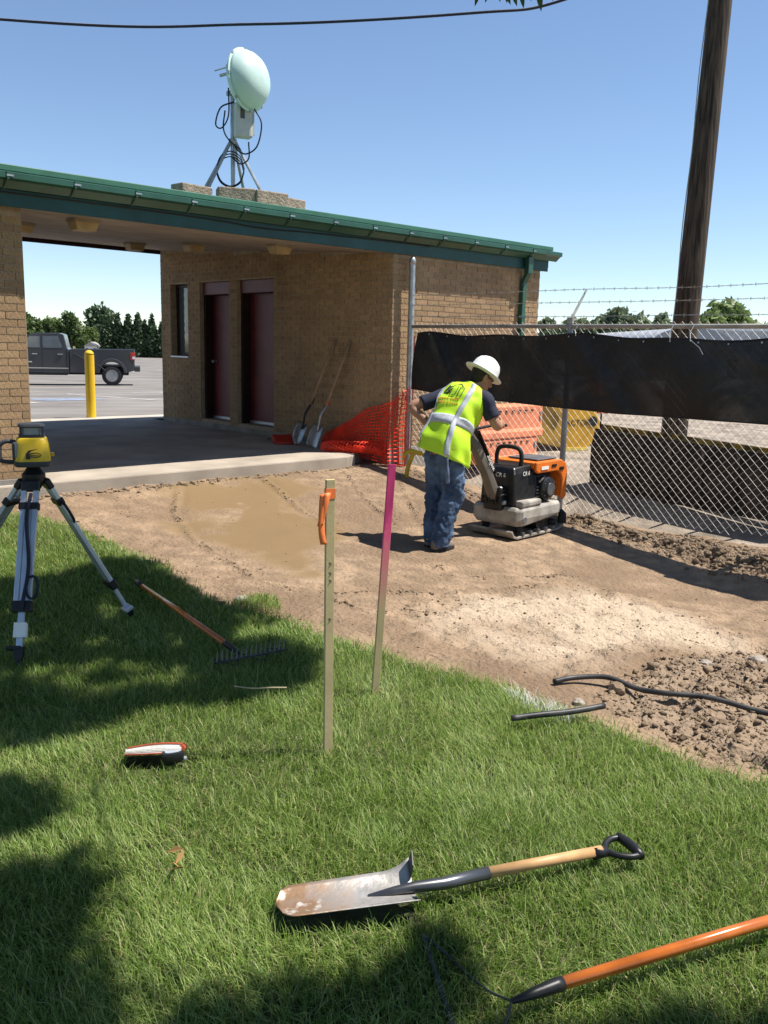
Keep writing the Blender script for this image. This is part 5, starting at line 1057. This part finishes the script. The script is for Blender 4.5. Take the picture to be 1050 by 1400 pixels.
LM = [leaf_mat('leaf_mid', (.065, .105, .03), (.14, .20, .06)), leaf_mat('leaf_dark', (.035, .065, .028), (.075, .12, .05)), leaf_mat('leaf_light', (.10, .16, .04), (.19, .25, .08)), leaf_mat('leaf_grey', (.10, .14, .07), (.19, .23, .12))]
M_bark = mat('bark', (.09, .065, .045), .95, var=.4, vs=6, bump=.6, bs=20)
def tree(x, ytop, ybase, Yd, wid, label, m, seed, cyp=False, n=2600):
    r = random.Random(seed); bs_ = at(x, ybase, Yd); tp_ = at(x, ytop, Yd); h = tp_.z+.65; hw = wid*Yd/FPX/2
    t = thing('cypress_tree' if cyp else 'tree', label, 'tree', (bs_.x, Yd, -.65), 0, 'trees beyond the parking lot' if Yd > 90 else 'trees beyond the yard')
    if cyp: blobs = [(r.uniform(-.1, .1)*hw, 0, h*(.10+.82*k/8), hw*(1.0-.75*(k/8)**2.2), hw*(1.0-.75*(k/8)**2.2), h*.10) for k in range(9)]
    else:
        blobs = [(0, 0, h*.60, hw*.62, hw*.62, h*.30)]
        for k in range(13): a = r.uniform(0, 6.28); q = r.uniform(.25, .78); blobs.append((hw*q*math.cos(a), hw*q*math.sin(a), h*r.uniform(.30, .88)*(1.08-.28*q), hw*r.uniform(.20, .36), hw*r.uniform(.20, .36), h*r.uniform(.09, .16)))
    v, f, tn = leaf_cloud(n, blobs, .055*h if not cyp else .05*h, seed); mesh_np('crown', v, f, m, dict(tone=tn), parent=t)
    g = MB().tube([(0, 0, -.1), (.03*h*.1, 0, h*.35), (0, .02, h*.75)], [.035*h, .025*h, .008*h], 8)
    if not cyp:
        for k in range(5): b_ = blobs[1+k]; g.tube([(0, 0, h*.3), (b_[0]*.5, b_[1]*.5, h*.42), b_[:3]], [.018*h, .012*h, .005*h], 6)
    g.build('trunk', M_bark, t, smooth=True)
Y0 = 128
for i, (x, yt, yb, w_, k) in enumerate(((20, 415, 482, 60, 0), (48, 425, 482, 50, 0), (75, 428, 483, 60, 2), (98, 424, 482, 52, 0), (137, 408, 484, 58, 1), (115, 442, 484, 46, 2), (-30, 420, 482, 80, 0), (128, 444, 483, 32, 2))):
    tree(x, yt, yb, Y0+(12 if k == 1 else 0)+3*(i % 3), w_, ('broad green tree among the grove behind the pickup truck', 'tall dark round tree rising over its neighbours behind the pickup truck', 'pale green low tree in the grove behind the pickup truck')[k], LM[k], 40+i)
for i, (x, yt, w_) in enumerate(((149, 431, 26), (163, 428, 20), (176, 430, 24), (190, 429, 24), (199, 437, 14), (208, 430, 20), (222, 440, 22), (240, 436, 22), (258, 434, 22))):
    tree(x, yt, 483, Y0-6, w_, 'dark columnar evergreen in the row beside the parking lot', LM[1], 70+i, True, 2400)
for i, (x, yt, w_, k, Yd) in enumerate(((785, 426, 86, 3, 80), (830, 416, 80, 3, 82), (868, 419, 74, 3, 78), (902, 418, 44, 3, 84), (752, 432, 60, 3, 90), (990, 403, 96, 2, 76), (935, 425, 40, 3, 88), (1052, 432, 50, 0, 80), (1110, 415, 90, 0, 80))):
    tree(x, yt, 480, Yd, w_, ('', '', 'large rounded light green tree beside the utility pole', 'hazy grey-green tree beyond the yard behind the windscreen')[k] if k else 'dark green tree showing beyond the windscreen and barbed wire', LM[k], 110+i, False, 3200)
# ================================================================== FAR BUILDINGS
hb = thing('white_house', 'small white house between the trees behind the pickup', 'house', (at(124, 470, 121).x, 121, -.6), R_(10))
MB().box(-.8, .8, 0, 4, 0, 1.35).build('wall', M_white, hb); MB().prism([(-.95, 1.35), (.95, 1.35), (0, 1.95)], -.3, 4.3, Matrix(((1, 0, 0, 0), (0, 0, 1, 0), (0, 1, 0, .005), (0, 0, 0, 1)))).build('roof', mat('grey_roof', (.30, .28, .27), .8), hb)
for x in (-.5, .5): MB().box(x-.17, x+.17, -.03, -.004, .55, 1.1).build('window', M_glass, hb)
def hall(x0, x1, ytop, Yd, label, arch_h, m, wallh):
    a, b = at(x0, 470, Yd), at(x1, 470, Yd); top_ = at((x0+x1)/2, ytop, Yd).z+.6; w_ = b.x-a.x
    t = thing('arched_hall', label, 'building', ((a.x+b.x)/2, Yd, -.6), 0)
    MB().box(-w_/2+.1, w_/2-.1, .05, 24.9, 0, top_-arch_h-.005).build('wall', mat('hall_wall', (.45, .45, .45), .8), t)
    MB().prism([(-w_/2*math.cos(q), top_-arch_h+arch_h*math.sin(q)) for q in np.linspace(0, math.pi, 20)], 0, 25, Matrix(((1, 0, 0, 0), (0, 0, 1, 0), (0, 1, 0, 0), (0, 0, 0, 1)))).build('roof', m, t)
    for k in range(4): MB().box(-w_*.35+w_*.2*k, -w_*.35+w_*.2*k+w_*.08, .02, .045, 0, 1.9).build('door', M_glass, t)
hall(893, 1000, 448, 58, 'grey arched-roof building beyond the fence beside the utility pole', .9, mat('grey_metal_roof', (.33, .34, .36), .5, var=.05), 2)
hall(955, 1200, 444, 66, 'long white-roofed building beyond the grey arched one', .5, mat('white_metal_roof', (.80, .80, .80), .5, var=.03), 2)

# ================================================================== SHADE TREE over the lawn (its crown shades the grass)
ST = thing('shade_tree', 'large leafy shade tree standing behind the viewpoint, its branch hanging overhead', 'tree', (2.3, -2.6, -.06))
stl = lambda p: Vector(p)-Vector((2.3, -2.6, -.06))
dark = [[(-60, 800), (60, 792), (150, 768), (215, 768), (262, 793), (300, 812), (395, 838), (412, 846), (330, 850), (300, 866), (385, 868), (432, 886), (425, 925), (380, 940), (300, 952), (200, 957), (150, 977), (90, 997), (-60, 1017)],
        [(-60, 1053), (30, 1056), (68, 1076), (74, 1107), (30, 1128), (-60, 1138)],
        [(-60, 1165), (60, 1178), (120, 1160), (148, 1185), (120, 1240), (112, 1290), (160, 1328), (250, 1322), (270, 1365), (300, 1330), (380, 1326), (480, 1345), (560, 1300), (600, 1246), (642, 1290), (640, 1345), (600, 1385), (660, 1390), (760, 1383), (900, 1372), (1110, 1385), (1110, 1500), (-60, 1500)]]
def tow(poly): return [tuple(gp(x, y)[:2]) for x, y in poly]
darkw = [tow(p) for p in dark] + [[(-6, -4), (4.5, -4), (4.5, 1.7), (-6, 1.7)], [(-5.5, 2.0), (-2.6, 2.0), (-3.2, 5.6), (-5.5, 5.2)]]
spots = [tow(p) for p in ([(120, 815), (165, 808), (180, 835), (140, 850)], [(232, 795), (262, 800), (268, 815), (240, 815)], [(20, 850), (60, 845), (70, 875), (30, 880)])]
r = np.random.default_rng(91); pts = []
for p, den in zip(darkw, (3000, 3000, 3000, 700, 800)):
    a = np.array(p); lo_, hi_ = a.min(0), a.max(0); nn2 = int((hi_-lo_).prod()*den); q = lo_+(hi_-lo_)*r.random((nn2, 2)); k = inpoly(q[:, 0], q[:, 1], p)
    for sp2 in spots: k &= ~(inpoly(q[:, 0], q[:, 1], sp2) & (r.random(nn2) < .8))
    pts.append(q[k])
holes = [fbm(p[:, 0]*1.9+5, p[:, 1]*1.9, 3, 201) for p in pts]; pts = [p[(h < .575) | (r.random(len(p)) < .12)] for p, h in zip(pts, holes)]
gq = np.concatenate(pts); gq = gq + r.normal(0, .04, gq.shape)
hz = 4.0+2.6*r.random(len(gq)); hz = np.maximum(hz, 3.0+.40*np.maximum(0, gq[:, 1]+.3))
P3 = np.stack([gq[:, 0]-SUNS.x*hz, gq[:, 1]-SUNS.y*hz, hz], 1)
n0 = len(P3); a = r.normal(size=(n0, 3)); a[:, 2] *= .45; a /= np.linalg.norm(a, axis=1)[:, None]; b_ = np.cross(a, r.normal(size=(n0, 3))*[.5, .5, 1]); b_ /= np.linalg.norm(b_, axis=1)[:, None]
s_ = .058*(.7+.6*r.random(n0))[:, None]
v4 = np.stack([P3-a*s_, P3+b_*s_*.42, P3+a*s_, P3-b_*s_*.42], 1).reshape(-1, 3) - np.array([2.3, -2.6, -.06])
mesh_np('crown', v4, np.arange(4*n0).reshape(-1, 4), LM[0], dict(tone=np.repeat(r.random(n0), 4)), parent=ST)
g = MB().tube([(0, 0, -.1), (.02, .02, .4), (-.05, .1, 1.6), (-.05, .3, 3.0), (0, .6, 4.2)], [.30, .22, .19, .16, .12], 14)
sd1 = [Vector(p) for p in P3[:len(pts[0])]]; sd4 = [Vector(p) for p in P3[-len(pts[4])-len(pts[3]):-len(pts[4])]]
for k in range(6):                                  # limbs reaching forward keep over the shaded side
    e = stl(sd1[r.integers(0, len(sd1))]); g.tube(bez([Vector((-.05, .3, 3.2)), stl((-.2, 1.0, 4.6)), stl((-.75, 3.6, 5.3)), e], 6), list(np.linspace(.06, .008, 19)), 7)
for k in range(9):
    e = stl(sd4[r.integers(0, len(sd4))]); q0 = Vector((-.05, .3, 2.7+.15*k)); g.tube(bez([q0, q0.lerp(e, .5)+Vector((0, 0, .3)), e], 6), list(np.linspace(.06, .01, 13)), 7)
g.build('trunk', M_bark, ST, smooth=True)
g = MB(); tw0 = [at(x, y, 3.1) for x, y in ((770, -70), (735, -28), (700, -14), (660, -6), (640, -4))]
MB().tube([stl(p) for p in bez([Vector((2.25, -2.3, 3.3)), Vector((1.9, .5, 3.4))]+tw0, 6)], .006, 6).build('hanging_twig', M_bark, ST)
lv = []
for x0, y0, x1, y1 in ((655, -12, 649, 9), (668, -10, 663, 4), (680, -12, 684, 3), (692, -14, 693, 5), (700, -15, 707, 9), (712, -14, 716, 12), (724, -16, 726, 2), (736, -18, 740, 16), (752, -22, 756, 2), (690, -18, 698, 7)):
    p0, p1 = stl(at(x0, y0, 3.1)), stl(at(x1, y1, 3.12)); d = p1-p0; sd = d.cross(Vector((0, 1, .3))).normalized()*d.length*.17
    g.add([p0, p0.lerp(p1, .35)+sd, p0.lerp(p1, .7)+sd*.6, p1, p0.lerp(p1, .7)-sd*.6, p0.lerp(p1, .35)-sd], [(0, 1, 2, 3, 4, 5)])
o = g.build('twig_leaves', LM[2], ST, solid=.0006); tt = o.data.attributes.new('tone', 'FLOAT', 'POINT')

# ================================================================== CLODS AND STONES
ico = bmesh.new(); bmesh.ops.create_icosphere(ico, subdivisions=1, radius=1); iv = np.array([v.co[:] for v in ico.verts]); ifc = np.array([[v.index for v in f.verts] for f in ico.faces]); ico.free()
r = np.random.default_rng(17); cl = []
def along(line, n, spread, s0, s1):
    L_ = [np.array(p) for p in line]; seg = r.integers(0, len(L_)-1, n); t = r.random(n)
    for k in range(n): p = L_[seg[k]]*(1-t[k])+L_[seg[k]+1]*t[k]+r.normal(0, spread, 2); cl.append((p[0], p[1], s0+(s1-s0)*r.random()**3))
for t in tracks:
    c0 = len(cl); along(t, 260, .016, .002, .012); kk = [c for c in cl[c0:] if fbm(np.array([c[0]*3.1]), np.array([c[1]*3.1]), 3, 3)[0] > .43]; cl[c0:] = kk
along(bank, 5200, .12, .003, .026); along(bank, 160, .10, .02, .045); along([tuple(uv(.12, v_)[:2]) for v_ in np.linspace(-2.6, -7.4, 10)], 1500, .10, .003, .022)
along([tuple(uv(a_, .0)[:2]) for a_ in np.linspace(-5, -.5, 8)], 700, .04, .004, .020); along([tuple(uv(a_, .03)[:2]) for a_ in np.linspace(-4.2, -2.4, 5)], 260, .03, .008, .03)
along([tuple(uv(.0, v_)[:2]) for v_ in np.linspace(-.2, -2.4, 6)], 500, .12, .004, .022)
along([(e[0], e[1]+.03) for e in eb[20:]], 1100, .05, .003, .016)
for poly, n_c, s0, s1 in ((loose, 11000, .002, .013), (loose, 450, .009, .022), (loose, 9, .03, .045), (mound, 900, .0015, .007), (mound, 60, .006, .016)):
    a = np.array(poly); lo_, hi_ = a.min(0), a.max(0); q = lo_+(hi_-lo_)*r.random((n_c*2, 2)); q = q[inpoly(q[:, 0], q[:, 1], poly)][:n_c]
    for p in q: cl.append((p[0], p[1], s0+(s1-s0)*r.random()**3.5))
for k in range(1500): p = gp(80+1000*r.random(), 650+240*r.random(), -.08); cl.append((p.x, p.y, .002+.008*r.random()**3))
cl = np.array(cl); ua = (cl[:, 0]-A.x)*U.x+(cl[:, 1]-A.y)*U.y; va = (cl[:, 0]-A.x)*V.x+(cl[:, 1]-A.y)*V.y
cl = cl[(~inpoly(cl[:, 0], cl[:, 1], lawn_poly)) & (ua < .5) & (va < .03)]
cz = dirt_z(cl[:, 0], cl[:, 1]); nc = len(cl); sc = cl[:, 2][:, None, None]*(.7+.6*r.random((nc, 1, 3)))*np.array([1.1, 1.1, .75])
ang = r.random(nc)*6.28; ca_, sa_ = np.cos(ang)[:, None], np.sin(ang)[:, None]
vv = iv[None]*np.clip(1+.42*r.normal(size=(nc, len(iv), 1)), .35, 1.9)*sc; x_ = vv[..., 0]*ca_-vv[..., 1]*sa_; y_ = vv[..., 0]*sa_+vv[..., 1]*ca_
vv = np.stack([x_+cl[:, 0:1], y_+cl[:, 1:2], vv[..., 2]+cz[:, None]+cl[:, 2:3]*.05], -1).reshape(-1, 3)
ff = (ifc[None]+(np.arange(nc)*len(iv))[:, None, None]).reshape(-1, 3)
M_clod = mat('clod_soil', (.20, .142, .094), .97, var=.25, vs=3, col2=(.32, .24, .165), bump=.6, bs=150, spec=.1)
tag(mesh_np('dirt_clods', vv, ff, M_clod), 'loose dirt clods and pebbles scattered over the excavated soil', 'soil', kind='stuff')
M_rock = mat('grey_stone', (.30, .26, .22), .9, var=.25, vs=12, bump=.5, bs=60)
for k, (x, y, s0, lb) in enumerate(((1036, 888, .055, 'grey stone lying on the sandy slope clear of the pipes'), (790, 968, .03, 'small stone touching the short black pipe'), (842, 948, .045, 'brown stone propped under the long black pipe'), (965, 900, .035, 'small brown stone at the top edge of the loose soil'), (330, 829, .05, 'pale stone half buried beside the sod clump at the lawn corner'))):
    p = gp(x, y, -.09); bmr = bmesh.new(); bmesh.ops.create_icosphere(bmr, subdivisions=2, radius=s0); rr_ = random.Random(k)
    for v_ in bmr.verts: v_.co *= 1+rr_.uniform(-.22, .18); v_.co.z *= .7
    me = bpy.data.meshes.new('stone'); bmr.to_mesh(me); bmr.free(); me.materials.append(M_rock if k != 2 else M_clod); o = bpy.data.objects.new('stone', me); COL.objects.link(o); o.location = (p.x, p.y, dz(p.x, p.y)+s0*.3); tag(o, lb, 'stone')

# ================================================================== GRASS
def grass_mat():
    m = bpy.data.materials.new('grass_blades'); m.use_nodes = True; n, L, b = nodes(m); at_ = n.new('ShaderNodeAttribute'); at_.attribute_name = 'tone'; cr = n.new('ShaderNodeValToRGB'); e = cr.color_ramp.elements
    e[0].color = (.050, .110, .010, 1); e[1].position = .42; e[1].color = (.165, .262, .040, 1)
    for ps, c in ((.70, (.36, .44, .14)), (.80, (.46, .43, .20)), (.90, (.46, .38, .21)), (.93, (.72, .72, .70))): q = e.new(ps); q.color = (*c, 1)
    L.new(at_.outputs['Fac'], cr.inputs[0]); L.new(cr.outputs[0], b.inputs['Base Color']); b.inputs['Roughness'].default_value = .5; b.inputs['Specular IOR Level'].default_value = .4
    t = n.new('ShaderNodeBsdfTranslucent'); hs = n.new('ShaderNodeHueSaturation'); hs.inputs['Value'].default_value = 1.3; L.new(cr.outputs[0], hs.inputs['Color']); L.new(hs.outputs[0], t.inputs[0]); x = n.new('ShaderNodeMixShader'); x.inputs[0].default_value = .42
    L.new(b.outputs[0], x.inputs[1]); L.new(t.outputs[0], x.inputs[2]); L.new(x.outputs[0], n['Material Output'].inputs[0]); return m
M_grass = grass_mat(); r = np.random.default_rng(5)
def sample(x0, x1, y0, y1, den):
    n = int((x1-x0)*(y1-y0)*den); return np.stack([x0+(x1-x0)*r.random(n), y0+(y1-y0)*r.random(n)], 1)
q = np.concatenate([sample(-1.6, 1.9, 1.55, 3.1, 24000), sample(-2.3, 2.6, 3.1, 4.6, 17000), sample(-3.2, 1.2, 4.6, 6.4, 11500), sample(-4.4, -.3, 6.4, 9.2, 7500), sample(-4.5, -1.6, 1.2, 3.1, 2500), sample(1.9, 4.2, 1.0, 3.1, 8000), sample(-5, -2.3, 3.1, 6.4, 2500), sample(-3, 3.5, .2, 1.55, 1500)])
jt = .02+.07*fbm(q[:, 0]*4, q[:, 1]*4, 3, 63)**2; ins = inpoly(q[:, 0]+r.normal(0, 1, len(q))*jt, q[:, 1]+r.normal(0, 1, len(q))*jt, lawn_poly)
sod = [tuple(gp(x, y, -.02)[:2]) for x, y in ((315, 822), (350, 808), (375, 812), (385, 828), (350, 832))]
ins |= inpoly(q[:, 0], q[:, 1], sod)
bp_ = [tuple((M @ Vector(c) + o0)[:2]) for c in ((0.0, -.06, 0), (.02, -.082, 0), (ln, -.088, 0), (ln, .07, 0), (.02, .068, 0), (0.0, .055, 0))]
nbp = [tuple((PM[nb.name] @ Vector(c))[:2]) for c in ((-.118, -.09, 0), (.115, -.09, 0), (.115, .045, 0), (-.118, .045, 0))]
ins &= ~inpoly(q[:, 0], q[:, 1], bp_); ins &= ~inpoly(q[:, 0], q[:, 1], nbp)
ba = [tuple(gp(x, y)[:2]) for x, y in ((245, 1190), (228, 1215))]
thin = fbm(q[:, 0]*3.1, q[:, 1]*3.1, 3, 61); ins &= r.random(len(q)) < np.clip(.35+thin*1.5, .3, 1)
q = q[ins]; n0 = len(q)
hgt = (.022+.034*r.random(n0))*(.65+.75*fbm(q[:, 0]*1.7, q[:, 1]*1.7, 3, 71))*1.15; far = q[:, 1] > 4.6
wd_ = np.where(far, .0040, .0026)*(.6+.8*r.random(n0))
az = r.random(n0)*6.283; bias = fbm(q[:, 0]*2.5, q[:, 1]*2.5, 2, 77)*12; az = np.where(r.random(n0) < .45, bias+r.normal(0, .7, n0), az); ln_ = hgt*(.20+1.25*r.random(n0)**1.2); flat = r.random(n0) < .08; hgt = np.where(flat, .012+.022*r.random(n0), hgt); ln_ = np.where(flat, .05+.03*r.random(n0), ln_); hgt = hgt*np.where(r.random(n0) < .03, 1.5, 1)
dx, dy = np.cos(az), np.sin(az); tx, ty = -dy, dx; zb = lz_(q[:, 0], q[:, 1])+LZ-.004
def pt(f, h, w): return np.stack([q[:, 0]+dx*ln_*f+tx*wd_*w, q[:, 1]+dy*ln_*f+ty*wd_*w, zb+hgt*h], 1)
vv = np.stack([pt(0, 0, -.5), pt(0, 0, .5), pt(.38, .62, .42), pt(.38, .62, -.42), pt(1.0, .95, 0)], 1).reshape(-1, 3)
b0 = np.arange(n0)*5; f3 = np.concatenate([np.stack([b0, b0+1, b0+2], 1), np.stack([b0, b0+2, b0+3], 1), np.stack([b0+3, b0+2, b0+4], 1)])
tone = np.clip(.16+.56*r.random(n0)**1.2+.32*(fbm(q[:, 0]*1.2, q[:, 1]*1.2, 4, 81)-.45), 0, .70); dry = (r.random(n0) < .05) | (flat & (r.random(n0) < .6)); tone[dry] = .74+.14*r.random(dry.sum())
pl_ = [tuple(gp(x, y)[:2]) for x, y in ((712, 944), (742, 956), (770, 968))]; pt_ = (dist_line(q[:, 0], q[:, 1], pl_) < .06) & (r.random(n0) < .55); tone[pt_] = .96
go = mesh_np('grass', vv, f3, M_grass, dict(tone=np.repeat(tone, 5))); go.parent = None; tag(go, 'sunlit green lawn grass with dry straw blades', 'grass', kind='stuff')
print('blades', n0, 'clods', nc)
